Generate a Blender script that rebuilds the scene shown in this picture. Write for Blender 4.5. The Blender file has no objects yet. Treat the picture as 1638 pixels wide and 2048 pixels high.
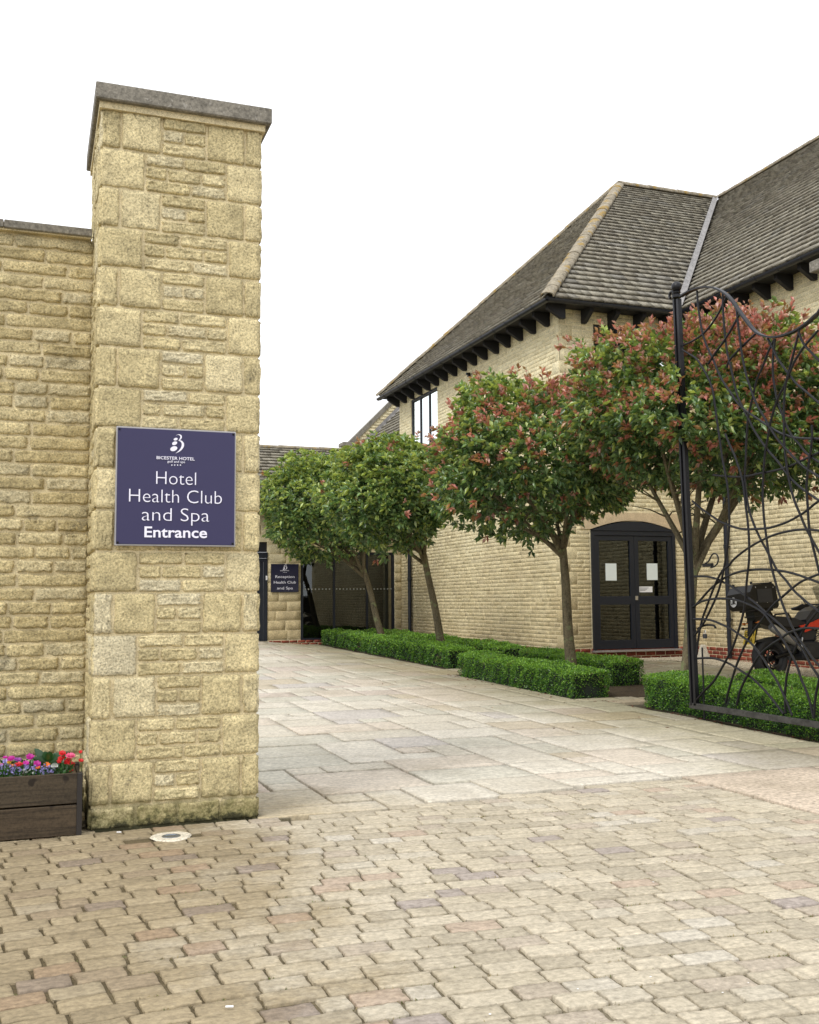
import bpy, math, random
import numpy as np
from mathutils import Matrix, Vector

# ------------------------------------------------------------------ camera, world, light
SC = bpy.context.scene
H = 1.4
PITCH, ROLL, YAW = 0.0864098, -0.00772725, 0.3513656
cy, sy = math.cos(YAW), math.sin(YAW)
FW = np.array([sy*math.cos(PITCH), cy*math.cos(PITCH), math.sin(PITCH)])
_r = np.array([cy, -sy, 0.0]); _u = np.cross(_r, FW)
RT = math.cos(ROLL)*_r + math.sin(ROLL)*_u
UP = -math.sin(ROLL)*_r + math.cos(ROLL)*_u
cam_d = bpy.data.cameras.new('camera'); cam = bpy.data.objects.new('camera', cam_d)
SC.collection.objects.link(cam); SC.camera = cam
M = Matrix.Identity(4)
for i in range(3):
    M[i][0], M[i][1], M[i][2] = RT[i], UP[i], -FW[i]
M[2][3] = H
cam.matrix_world = M
cam_d.sensor_fit = 'VERTICAL'; cam_d.sensor_height = 36; cam_d.lens = 36*2058.8/2048
cam_d.clip_start = .05; cam_d.clip_end = 600
cam_d.dof.use_dof = False

W = bpy.data.worlds.new('World'); SC.world = W; W.use_nodes = True
nt = W.node_tree; nt.nodes.clear()
sky = nt.nodes.new('ShaderNodeTexSky'); sky.sky_type = 'NISHITA'; sky.sun_disc = False
sky.sun_elevation = math.radians(50); sky.sun_rotation = math.radians(236); sky.air_density = 1; sky.dust_density = 3
hs = nt.nodes.new('ShaderNodeHueSaturation'); hs.inputs['Saturation'].default_value = .1
mx = nt.nodes.new('ShaderNodeMix'); mx.data_type = 'RGBA'; mx.inputs[0].default_value = .88
mx.inputs[7].default_value = (16.5, 16.8, 17.6, 1)     # thick even cloud over the sky
bg = nt.nodes.new('ShaderNodeBackground'); bg.inputs[1].default_value = .1
ow = nt.nodes.new('ShaderNodeOutputWorld')
nt.links.new(sky.outputs[0], hs.inputs['Color']); nt.links.new(hs.outputs[0], mx.inputs[6])
nt.links.new(mx.outputs[2], bg.inputs[0]); nt.links.new(bg.outputs[0], ow.inputs[0])
sd = bpy.data.lights.new('sun', 'SUN'); sd.energy = 1.9; sd.angle = math.radians(18); sd.color = (1, .96, .9)
so = bpy.data.objects.new('sun', sd); SC.collection.objects.link(so)
_el, _az = math.radians(50), math.radians(236)          # azimuth clockwise from +Y
sdir = Vector((math.sin(_az)*math.cos(_el), math.cos(_az)*math.cos(_el), math.sin(_el)))
so.rotation_euler = sdir.to_track_quat('Z', 'Y').to_euler(); so.location = (0, 0, 30)
SC.view_settings.view_transform = 'Standard'; SC.view_settings.look = 'None'
SC.view_settings.exposure = 0.0; SC.view_settings.gamma = 1; SC.view_settings.use_curve_mapping = False

R = random.Random(7); NR = np.random.RandomState(7)
F = 2058.8
def ray(x, y): return FW + RT*(x-819)/F - UP*(y-1024)/F
def PXp(x, y, X): d = ray(x, y); return np.array([0, 0, H]) + d*X/d[0]
def PYp(x, y, Y): d = ray(x, y); return np.array([0, 0, H]) + d*Y/d[1]
def dist(c): return float(np.dot(np.array(c)-[0, 0, H], FW))
def inframe(P, m=60):
    q = np.asarray(P, float)-[0, 0, H]; w = q@FW
    x = 819+F*(q@RT)/np.maximum(w, .01); y = 1024-F*(q@UP)/np.maximum(w, .01)
    return (w > .3) & (x > -m) & (x < 1638+m) & (y > -m) & (y < 2048+m)
def sm(t): t = np.clip(t, 0, 1); return t*t*(3-2*t)
def gz(X, Y):
    X = np.asarray(X, float); Y = np.asarray(Y, float)
    return .0145*np.maximum(0, Y-8)*sm((Y-7)/3) + .1*sm((X-8)/3)*sm((Y-8)/6) + .12*sm((Y-18)/9)*sm((7.2-X)/2)

# ------------------------------------------------------------------ object helpers
COL = SC.collection
def tag(o, label=None, cat=None, group=None, kind=None):
    if label: o['label'] = label
    if cat: o['category'] = cat
    if group: o['group'] = group
    if kind: o['kind'] = kind
    return o
def thing(name, loc, label, cat, group=None):
    o = bpy.data.objects.new(name, None); COL.objects.link(o); o.location = loc; o.empty_display_size = .1
    return tag(o, label, cat, group)
def mesh(name, V, Fc, mats, mi=None, smooth=False):
    m = bpy.data.meshes.new(name)
    V = np.asarray(V, np.float32).reshape(-1, 3)
    if isinstance(Fc, np.ndarray):
        nf, k = Fc.shape
        m.vertices.add(len(V)); m.vertices.foreach_set('co', V.ravel())
        m.loops.add(nf*k); m.loops.foreach_set('vertex_index', Fc.astype(np.int32).ravel())
        m.polygons.add(nf); m.polygons.foreach_set('loop_start', np.arange(0, nf*k, k, dtype=np.int32))
        m.polygons.foreach_set('loop_total', np.full(nf, k, np.int32))
        m.update(calc_edges=True)
    else:
        m.from_pydata([tuple(map(float, v)) for v in V], [], [tuple(f) for f in Fc]); m.update()
    if not isinstance(mats, (list, tuple)): mats = [mats]
    for a in mats: m.materials.append(a)
    if mi is not None: m.polygons.foreach_set('material_index', np.asarray(mi, np.int32))
    if smooth: m.polygons.foreach_set('use_smooth', np.ones(len(m.polygons), bool))
    return m
def put(m, name, parent=None, loc=(0, 0, 0)):
    """link a mesh whose vertices are relative to world point loc"""
    o = bpy.data.objects.new(name, m); COL.objects.link(o); o.location = loc
    if parent is not None:
        o.parent = parent
        p = parent; t = Vector((0, 0, 0))
        while p is not None: t += p.location; p = p.parent
        o.location = Vector(loc)-t
    return o
class MB:
    def __init__(s): s.v = []; s.f = []; s.m = []; s.n = 0
    def add(s, V, Fc, mi=0):
        V = [tuple(map(float, v)) for v in V]; s.v += V
        s.f += [tuple(int(i)+s.n for i in f) for f in Fc]; s.m += [mi]*len(Fc); s.n += len(V); return s
    def box(s, a, b, mi=0):
        x0, y0, z0 = a; x1, y1, z1 = b
        V = [(x0,y0,z0),(x1,y0,z0),(x1,y1,z0),(x0,y1,z0),(x0,y0,z1),(x1,y0,z1),(x1,y1,z1),(x0,y1,z1)]
        return s.add(V, [(0,3,2,1),(4,5,6,7),(0,1,5,4),(1,2,6,5),(2,3,7,6),(3,0,4,7)], mi)
    def bevbox(s, a, b, e=.01, mi=0):
        x0, y0, z0 = a; x1, y1, z1 = b
        V = []; 
        for (z, k) in ((z0, e), (z0+e, 0), (z1-e, 0), (z1, e)):
            V += [(x0+k,y0+k,z),(x1-k,y0+k,z),(x1-k,y1-k,z),(x0+k,y1-k,z)]
        Fq = [(3,2,1,0),(12,13,14,15)]
        for l in range(3):
            for i in range(4):
                j = (i+1) % 4; Fq.append((l*4+i, l*4+j, l*4+4+j, l*4+4+i))
        return s.add(V, Fq, mi)
    def quad(s, a, b, c, d, mi=0): return s.add([a, b, c, d], [(0,1,2,3)], mi)
    def tube(s, P, rr, n=8, cap=True, mi=0, flat=None):
        P = [Vector(p) for p in P]
        if not isinstance(rr, (list, tuple)): rr = [rr]*len(P)
        rings = []; up = None
        for i, p in enumerate(P):
            t = (P[min(i+1, len(P)-1)]-P[max(i-1, 0)]).normalized()
            if up is None:
                up = Vector((0, 0, 1)) if abs(t.z) < .9 else Vector((1, 0, 0))
                if flat is not None: up = Vector(flat)
            a = (up - t*up.dot(t)).normalized(); up = a; b = t.cross(a)
            rings.append((p, a, b))
        V = []
        for (p, a, b), r in zip(rings, rr):
            if flat is not None:
                hw, ht = r
                for (q, w) in ((1, 1), (-1, 1), (-1, -1), (1, -1)): V.append(p+a*q*hw+b*w*ht)
            else:
                for k in range(n): V.append(p+(a*math.cos(2*math.pi*k/n)+b*math.sin(2*math.pi*k/n))*r)
        if flat is not None: n = 4
        Fq = []
        for i in range(len(P)-1):
            for k in range(n):
                j = (k+1) % n; Fq.append((i*n+k, i*n+j, i*n+n+j, i*n+n+k))
        if cap: Fq.append(tuple(range(n))[::-1]); Fq.append(tuple(range((len(P)-1)*n, len(P)*n)))
        return s.add(V, Fq, mi)
    def lathe(s, prof, c=(0,0,0), n=20, axis='z', mi=0):
        V = []
        for r, z in prof:
            for k in range(n):
                a = 2*math.pi*k/n
                p = (r*math.cos(a), r*math.sin(a), z) if axis == 'z' else ((z, r*math.cos(a), r*math.sin(a)) if axis == 'x' else (r*math.sin(a), z, r*math.cos(a)))
                V.append((p[0]+c[0], p[1]+c[1], p[2]+c[2]))
        Fq = []
        for i in range(len(prof)-1):
            for k in range(n):
                j = (k+1) % n; Fq.append((i*n+k, i*n+j, i*n+n+j, i*n+n+k))
        return s.add(V, Fq, mi)
    def prism(s, poly, y0, y1, f=lambda x, y, z: (x, y, z), mi=0):
        """poly in (x,z), extruded along y"""
        n = len(poly)
        V = [f(x, y0, z) for x, z in poly]+[f(x, y1, z) for x, z in poly]
        Fq = [tuple(range(n)), tuple(range(2*n-1, n-1, -1))]
        for i in range(n):
            j = (i+1) % n; Fq.append((j, i, n+i, n+j))
        return s.add(V, Fq, mi)
    def build(s, name, mats, parent=None, loc=(0,0,0), smooth=False, rel=False):
        V = np.array(s.v, float)
        if not rel: V = V-np.array(loc, float)
        m = mesh(name, V, s.f, mats, s.m, False)
        if smooth:
            m.polygons.foreach_set('use_smooth', np.ones(len(m.polygons), bool))
            m.set_sharp_from_angle(angle=math.radians(42)) if hasattr(m, 'set_sharp_from_angle') else None
        return put(m, name, parent, loc)

def smoothpts(P, n=4):
    P = [np.array(p) for p in P]; out = []
    for i in range(len(P)-1):
        p0, p1, p2, p3 = P[max(i-1, 0)], P[i], P[i+1], P[min(i+2, len(P)-1)]
        for t in np.linspace(0, 1, n, endpoint=False):
            out.append(.5*((2*p1)+(-p0+p2)*t+(2*p0-5*p1+4*p2-p3)*t*t+(-p0+3*p1-3*p2+p3)*t**3))
    out.append(P[-1]); return [tuple(p) for p in out]
# ------------------------------------------------------------------ materials
def newmat(name):
    m = bpy.data.materials.new(name); m.use_nodes = True
    n = m.node_tree.nodes; l = m.node_tree.links
    return m, n, l, n['Principled BSDF']
def plain(name, col, rough=.5, metal=0, spec=.5, **k):
    m, n, l, b = newmat(name)
    b.inputs['Base Color'].default_value = (*col, 1); b.inputs['Roughness'].default_value = rough
    b.inputs['Metallic'].default_value = metal; b.inputs['Specular IOR Level'].default_value = spec
    for a, v in k.items(): b.inputs[a.replace('_', ' ')].default_value = v
    return m
def N(n, t, **k):
    o = n.new(t)
    for a, v in k.items(): setattr(o, a, v)
    return o
def mixc(n, l, fac, a, b, mode='MIX'):
    o = n.new('ShaderNodeMix'); o.data_type = 'RGBA'; o.blend_type = mode
    for s, v in ((0, fac), (6, a), (7, b)):
        if isinstance(v, (int, float)): o.inputs[s].default_value = v
        elif isinstance(v, tuple): o.inputs[s].default_value = (*v, 1) if len(v) == 3 else v
        else: l.new(v, o.inputs[s])
    return o.outputs[2]
def math_(n, l, op, a, b=0.0, c=0.0):
    o = n.new('ShaderNodeMath'); o.operation = op
    for i, v in enumerate((a, b, c)):
        if isinstance(v, (int, float)): o.inputs[i].default_value = v
        else: l.new(v, o.inputs[i])
    return o.outputs[0]
def noise(n, l, vec, scale, detail=4, rough=.6, dist_=0):
    o = n.new('ShaderNodeTexNoise'); o.inputs['Scale'].default_value = scale; o.inputs['Detail'].default_value = detail
    o.inputs['Roughness'].default_value = rough; o.inputs['Distortion'].default_value = dist_
    if vec is not None: l.new(vec, o.inputs['Vector'])
    return o.outputs[0]
def ramp(n, l, fac, stops, interp='LINEAR'):
    o = n.new('ShaderNodeValToRGB'); o.color_ramp.interpolation = interp
    e = o.color_ramp.elements
    while len(e) < len(stops): e.new(.5)
    for i, (p, c) in enumerate(stops):
        e[i].position = p; e[i].color = (*c, 1) if isinstance(c, tuple) else (c, c, c, 1)
    l.new(fac, o.inputs[0]); return o.outputs[0]
def rnd(n, l):
    g = n.new('ShaderNodeNewGeometry'); oi = n.new('ShaderNodeObjectInfo')
    s = math_(n, l, 'ADD', g.outputs['Random Per Island'], oi.outputs['Random'])
    return math_(n, l, 'FRACT', s), g.outputs['Position']
def bump(n, l, b, hgt, strength=.5, d=.01, prev=None):
    o = n.new('ShaderNodeBump'); o.inputs['Strength'].default_value = strength; o.inputs['Distance'].default_value = d
    l.new(hgt, o.inputs['Height'])
    if prev is not None: l.new(prev, o.inputs['Normal'])
    l.new(o.outputs[0], b.inputs['Normal']); return o.outputs[0]

def stone_mat(name, stops, grain=90, bmp=.9, bd=.012, moss=False, streak=None, speck=None, rough=.9, big=2.5, dark=.55, offs=True, lichen=None, grime=0.0, interp='LINEAR', gc=.45, dirt=False, lowdark=False, shade_grime=False):
    m, n, l, b = newmat(name)
    r, pos = rnd(n, l)
    vec = pos
    if offs:
        cmb = n.new('ShaderNodeCombineXYZ'); rr = math_(n, l, 'MULTIPLY', r, 37.0)
        for i in range(3): l.new(rr, cmb.inputs[i])
        va = n.new('ShaderNodeVectorMath'); va.operation = 'ADD'; l.new(pos, va.inputs[0]); l.new(cmb.outputs[0], va.inputs[1]); vec = va.outputs[0]
    if streak:
        mp = n.new('ShaderNodeMapping'); mp.inputs['Scale'].default_value = streak; l.new(vec, mp.inputs['Vector']); vs = mp.outputs[0]
    else: vs = vec
    base = ramp(n, l, r, stops, interp)
    n1 = noise(n, l, vs, 6, 6, .65, .4)
    base = mixc(n, l, 1.0, base, ramp(n, l, n1, [(.28, dark), (.5, .95), (.75, 1.22)]), 'MULTIPLY')
    n2 = noise(n, l, vec, grain, 5, .7)
    base = mixc(n, l, 1.0, base, ramp(n, l, n2, [(.32, 1-gc), (.48, .97), (.66, 1+gc*.75)]), 'MULTIPLY')
    if grime:
        n5 = noise(n, l, pos, big*.35, 5, .6)
        base = mixc(n, l, ramp(n, l, n5, [(.5, 0.0), (.68, grime)]), base, (.20, .165, .10))
    if shade_grime:                                                 # green grime plus painted crown and hedge shade by beds; grime at pillar foot
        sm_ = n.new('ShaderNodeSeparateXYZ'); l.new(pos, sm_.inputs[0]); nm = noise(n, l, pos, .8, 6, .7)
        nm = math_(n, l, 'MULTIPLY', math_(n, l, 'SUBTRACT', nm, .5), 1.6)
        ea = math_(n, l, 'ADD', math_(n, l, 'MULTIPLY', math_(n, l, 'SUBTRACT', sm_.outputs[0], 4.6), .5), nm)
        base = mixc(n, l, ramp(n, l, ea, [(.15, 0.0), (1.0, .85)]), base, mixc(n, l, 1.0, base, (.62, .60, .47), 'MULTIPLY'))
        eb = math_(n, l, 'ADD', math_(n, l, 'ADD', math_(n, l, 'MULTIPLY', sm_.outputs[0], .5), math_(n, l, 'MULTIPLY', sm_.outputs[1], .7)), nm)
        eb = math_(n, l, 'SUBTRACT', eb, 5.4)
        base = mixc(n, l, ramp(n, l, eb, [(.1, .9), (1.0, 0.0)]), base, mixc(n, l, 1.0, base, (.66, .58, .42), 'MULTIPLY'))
    if lowdark:  # stone gets darker towards the bottom, edge broken up by noise
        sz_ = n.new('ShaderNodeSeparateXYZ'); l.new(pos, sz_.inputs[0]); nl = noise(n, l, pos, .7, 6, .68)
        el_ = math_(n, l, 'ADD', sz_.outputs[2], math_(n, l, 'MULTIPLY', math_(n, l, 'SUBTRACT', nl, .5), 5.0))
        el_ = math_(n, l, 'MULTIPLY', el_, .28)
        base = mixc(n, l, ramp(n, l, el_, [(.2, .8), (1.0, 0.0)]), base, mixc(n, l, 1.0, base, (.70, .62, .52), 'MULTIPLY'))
    if dirt:
        sx_ = n.new('ShaderNodeSeparateXYZ'); l.new(pos, sx_.inputs[0])
        nd = noise(n, l, pos, 1.3, 6, .7)
        e1 = math_(n, l, 'SUBTRACT', sx_.outputs[0], math_(n, l, 'MULTIPLY', sx_.outputs[1], .12))
        e2 = math_(n, l, 'ADD', e1, math_(n, l, 'MULTIPLY', math_(n, l, 'SUBTRACT', nd, .5), 3.2))
        base = mixc(n, l, ramp(n, l, e2, [(.1, .8), (1.0, 0.0)]), base, mixc(n, l, 1.0, base, (.62, .55, .42), 'MULTIPLY'))
    if speck:
        n3 = noise(n, l, vec, speck[0], 2, .5)
        base = mixc(n, l, ramp(n, l, n3, [(speck[1], 0.0), (speck[1]+.04, speck[2])]), base, speck[3])
    if lichen:
        n4 = noise(n, l, pos, lichen[0], 4, .6)
        base = mixc(n, l, ramp(n, l, n4, [(lichen[1], 0.0), (lichen[1]+.05, .85)]), base, lichen[2])
    if moss:
        sx = n.new('ShaderNodeSeparateXYZ'); l.new(pos, sx.inputs[0])
        n6 = noise(n, l, pos, 14, 5, .7)
        hgt = math_(n, l, 'ADD', sx.outputs[2], math_(n, l, 'MULTIPLY', math_(n, l, 'SUBTRACT', n6, .5), .42))
        base = mixc(n, l, ramp(n, l, hgt, [(.05, .8), (.23, 0.0)]), base, (.16, .15, .05))
        base = mixc(n, l, ramp(n, l, hgt, [(.01, .85), (.07, 0.0)]), base, (.025, .027, .015))
        n7 = noise(n, l, pos, 5.3, 3, .5); n8 = noise(n, l, pos, 55, 4, .7)
        st = math_(n, l, 'MULTIPLY', ramp(n, l, n7, [(.63, 0.0), (.72, .7)]), ramp(n, l, n8, [(.42, 0.0), (.58, .8)]))
        base = mixc(n, l, st, base, (.07, .065, .05))
    l.new(base, b.inputs['Base Color']); b.inputs['Roughness'].default_value = rough; b.inputs['Specular IOR Level'].default_value = .25
    nb = noise(n, l, vec, grain*.45, 8, .72)
    nb2 = noise(n, l, vs, 16, 6, .6, .3)
    p = bump(n, l, b, nb2, bmp*.6, bd*1.5)
    bump(n, l, b, nb, bmp, bd, p)
    return m
Y1, Y2, Y3, Y4 = (.61, .515, .285), (.68, .58, .335), (.54, .455, .25), (.63, .56, .375)
M_stone = stone_mat('rough_yellow_stone', [(0, Y3), (.35, Y1), (.7, Y2), (1, Y4)], moss=True, grain=75, bmp=1.0, bd=.016, gc=.6, dark=.7)
M_wallstone = stone_mat('rough_wall_stone', [(0, (.51, .42, .22)), (.35, (.58, .485, .265)), (.7, (.63, .535, .305)), (1, (.57, .50, .32))], grain=75, bmp=1.0, bd=.016, moss=True, gc=.6, dark=.65)
M_bldstone = stone_mat('cut_building_stone', [(0, (.60, .525, .33)), (.4, (.665, .585, .375)), (.8, (.71, .635, .42)), (1, (.58, .51, .335))], grain=50, bmp=.6, bd=.007, dark=.76, gc=.5, lowdark=True)
M_mortar = stone_mat('lime_mortar', [(0, (.68, .58, .36)), (1, (.62, .53, .33))], grain=120, bmp=.35, bd=.004, moss=True, offs=False, dark=.8)
M_bmortar = stone_mat('pale_mortar', [(0, (.80, .70, .46)), (1, (.80, .70, .46))], grain=120, bmp=.3, bd=.004, offs=False, dark=.85)
M_cap = stone_mat('weathered_coping', [(0, (.20, .185, .155)), (1, (.24, .22, .18))], grain=45, bmp=.5, bd=.006, speck=(38, .64, .7, (.34, .32, .28)), lichen=(9, .70, (.30, .23, .02)))
M_tile = stone_mat('stone_roof_tile', [(0, (.215, .195, .155)), (.4, (.27, .247, .193)), (.75, (.31, .288, .228)), (1, (.235, .222, .19))], grain=24, bmp=.8, bd=.012, dark=.74, speck=(30, .60, .32, (.42, .40, .34)), grime=0)
M_hip = stone_mat('lichened_ridge_tile', [(0, (.25, .215, .155)), (1, (.30, .26, .19))], grain=24, bmp=.8, bd=.012, speck=(30, .6, .5, (.42, .40, .33)), lichen=(3.6, .56, (.30, .20, .055)))
M_sett = stone_mat('sandstone_sett', [(0, (.44, .385, .285)), (.16, (.49, .43, .32)), (.32, (.40, .35, .26)), (.46, (.51, .45, .34)), (.60, (.455, .40, .30)), (.74, (.42, .36, .28)), (.82, (.48, .43, .335)), (.89, (.44, .35, .265)), (.935, (.36, .31, .27)), (.965, (.50, .455, .37))],
                   grain=38, bmp=.9, bd=.006, streak=(3, 9, 3), dark=.78, rough=.85, grime=.2, interp='CONSTANT', dirt=True, gc=.28)
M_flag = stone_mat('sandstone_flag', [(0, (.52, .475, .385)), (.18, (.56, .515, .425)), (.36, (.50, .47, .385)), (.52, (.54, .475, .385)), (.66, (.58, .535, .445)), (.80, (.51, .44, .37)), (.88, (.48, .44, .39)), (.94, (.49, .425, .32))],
                   grain=30, bmp=.6, bd=.006, streak=(1.2, 6, 1.2), dark=.80, rough=.75, grime=.3, interp='CONSTANT', gc=.3, shade_grime=True)
M_slab = stone_mat('pink_sandstone_slab', [(0, (.47, .385, .29)), (1, (.50, .415, .32))], grain=30, bmp=.5, bd=.006, streak=(1.2, 5, 1.2), dark=.78, rough=.75, grime=.3)
M_joint = stone_mat('sandy_joint', [(0, (.21, .18, .115)), (1, (.21, .18, .115))], grain=90, bmp=.8, bd=.006, offs=False, dark=.55, lichen=(7, .66, (.13, .15, .05)))
M_sand = stone_mat('sett_joint_sand', [(0, (.17, .145, .095)), (1, (.17, .145, .095))], grain=110, bmp=1.0, bd=.006, offs=False, dark=.5, lichen=(6, .66, (.15, .17, .06)), dirt=True)
M_fjoint = stone_mat('flag_joint', [(0, (.07, .06, .038)), (1, (.07, .06, .038))], grain=60, bmp=.6, bd=.005, offs=False, dark=.45, lichen=(.55, .56, (.62, .58, .44)))
M_brick = stone_mat('red_brick', [(0, (.22, .055, .032)), (.5, (.27, .07, .04)), (1, (.19, .05, .035))], grain=60, bmp=.4, bd=.004)
M_soil = stone_mat('dark_soil', [(0, (.05, .036, .022)), (1, (.07, .05, .03))], grain=40, bmp=1, bd=.02, offs=False)
M_gravel = stone_mat('cream_gravel', [(0, (.42, .36, .25)), (.5, (.55, .48, .36)), (1, (.36, .30, .21))], grain=70, bmp=.5, bd=.004)
M_smooth = stone_mat('smooth_dressed_stone', [(0, (.58, .46, .30)), (1, (.58, .46, .30))], grain=140, bmp=.15, bd=.003, offs=False, dark=.92)
M_lead = stone_mat('lead_flashing', [(0, (.24, .23, .225)), (1, (.30, .29, .28))], grain=20, bmp=.2, bd=.003, dark=.7, rough=.6)
M_bark = stone_mat('photinia_bark', [(0, (.12, .098, .06)), (1, (.15, .125, .075))], grain=45, bmp=.8, bd=.01, offs=False, streak=(3, 3, .8), lichen=(7, .58, (.17, .19, .09)), dark=.45)
M_wood = stone_mat('dark_stained_wood', [(0, (.060, .038, .020)), (.5, (.085, .055, .030)), (1, (.055, .042, .026))], grain=60, bmp=.35, bd=.003, streak=(.35, 6, 7), dark=.25, rough=.6, speck=(7, .66, .85, (.012, .008, .005)), gc=.3)
M_post = plain('black_stained_post', (.018, .014, .011), .6)
M_iron = plain('black_painted_iron', (.006, .006, .008), .42, spec=.32)
M_ironw = stone_mat('weathered_black_rail', [(0, (.035, .034, .032)), (1, (.05, .048, .044))], grain=30, bmp=.3, bd=.003, dark=.4, rough=.5)
M_gutter = plain('black_plastic', (.014, .016, .023), .36, spec=.4)
M_timber = plain('black_timber', (.010, .010, .013), .7)
M_frame = plain('anthracite_frame', (.014, .017, .025), .42, spec=.35)
M_sill = plain('aluminium_sill', (.45, .43, .43), .45, .6)
M_paper = plain('white_paper', (.70, .76, .74), .7)
M_white = plain('white_paint', (.8, .8, .8), .5)
M_steel = plain('brushed_steel', (.55, .55, .56), .3, .9)
M_navy = plain('navy_sign_face', (.030, .026, .082), .35, spec=.4)
M_navy2 = plain('dark_navy_sign_face', (.012, .012, .035), .25)
M_letter = plain('white_vinyl', (.80, .79, .90), .4)
M_edge = plain('sign_edge', (.38, .37, .37), .45, .3)
M_black = plain('black_rubber', (.012, .012, .013), .65)
M_blackg = plain('black_gloss_plastic', (.005, .005, .006), .32, spec=.3)
M_grey = plain('grey_plastic', (.022, .023, .027), .45, spec=.4)
M_orange = plain('orange_bodywork', (.62, .035, .012), .28)
M_ind = plain('amber_lens', (.7, .2, .02), .3)
M_silver = plain('silver_exhaust', (.42, .42, .42), .38, .7)
M_yellow = plain('yellow_plate', (.62, .42, .02), .45)
M_concrete = stone_mat('pale_concrete', [(0, (.60, .55, .44)), (1, (.60, .55, .44))], grain=60, bmp=.4, bd=.003, offs=False, dark=.85)
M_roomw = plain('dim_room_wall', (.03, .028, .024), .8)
def glass_mat(name, tint=.25, rough=.01, boost=1.3, base=.05):
    m, n, l, b = newmat(name); n.remove(b); out = n['Material Output']
    tr = n.new('ShaderNodeBsdfTransparent'); tr.inputs[0].default_value = (tint, tint*1.02, tint, 1)
    gl = n.new('ShaderNodeBsdfGlossy'); gl.inputs['Roughness'].default_value = rough; gl.inputs[0].default_value = (.9, .95, .93, 1)
    fr = n.new('ShaderNodeFresnel'); fr.inputs[0].default_value = 1.6
    f2 = math_(n, l, 'MULTIPLY_ADD', fr.outputs[0], boost, base)
    mx = n.new('ShaderNodeMixShader'); l.new(f2, mx.inputs[0]); l.new(tr.outputs[0], mx.inputs[1]); l.new(gl.outputs[0], mx.inputs[2])
    l.new(mx.outputs[0], out.inputs[0]); return m
M_glass = glass_mat('dark_glass', .35, boost=.85, base=.03)
M_glass2 = glass_mat('window_glass', .5)
M_glassD = glass_mat('shaded_glass', .8, boost=.8, base=0.0)
def leaf_mat(name, col, tcol, rough=.32, var=.35, tw=.3, spec=.8):
    m, n, l, b = newmat(name); out = n['Material Output']
    g = n.new('ShaderNodeNewGeometry')
    v = ramp(n, l, g.outputs['Random Per Island'], [(0, 1-var), (1, 1+var)])
    c = mixc(n, l, 1.0, col, v, 'MULTIPLY')
    l.new(c, b.inputs['Base Color']); b.inputs['Roughness'].default_value = rough; b.inputs['Specular IOR Level'].default_value = spec
    t = n.new('ShaderNodeBsdfTranslucent'); l.new(mixc(n, l, 1.0, tcol, v, 'MULTIPLY'), t.inputs[0])
    mx = n.new('ShaderNodeMixShader'); mx.inputs[0].default_value = tw
    l.new(b.outputs[0], mx.inputs[1]); l.new(t.outputs[0], mx.inputs[2]); l.new(mx.outputs[0], out.inputs[0])
    return m
M_leaves = [leaf_mat('photinia_dark_leaf', (.078, .145, .058), (.11, .21, .04)),
            leaf_mat('photinia_mid_leaf', (.170, .265, .105), (.23, .36, .06)),
            leaf_mat('photinia_lime_leaf', (.34, .42, .125), (.45, .53, .08)),
            leaf_mat('photinia_red_leaf', (.52, .18, .14), (.62, .24, .15)),
            leaf_mat('photinia_pink_leaf', (.62, .36, .30), (.75, .40, .28)),
            leaf_mat('photinia_bronze_leaf', (.38, .21, .09), (.48, .26, .08))]
M_box = [leaf_mat('box_dark_leaf', (.030, .095, .014), (.04, .14, .01), .5),
         leaf_mat('box_mid_leaf', (.085, .20, .024), (.13, .32, .02), .5),
         leaf_mat('box_bright_leaf', (.20, .38, .036), (.30, .55, .03), .5)]
M_box.append(leaf_mat('box_brown_leaf', (.13, .10, .04), (.2, .15, .05), .7))
M_boxcore = plain('hedge_shade', (.006, .012, .005), .9)

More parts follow.
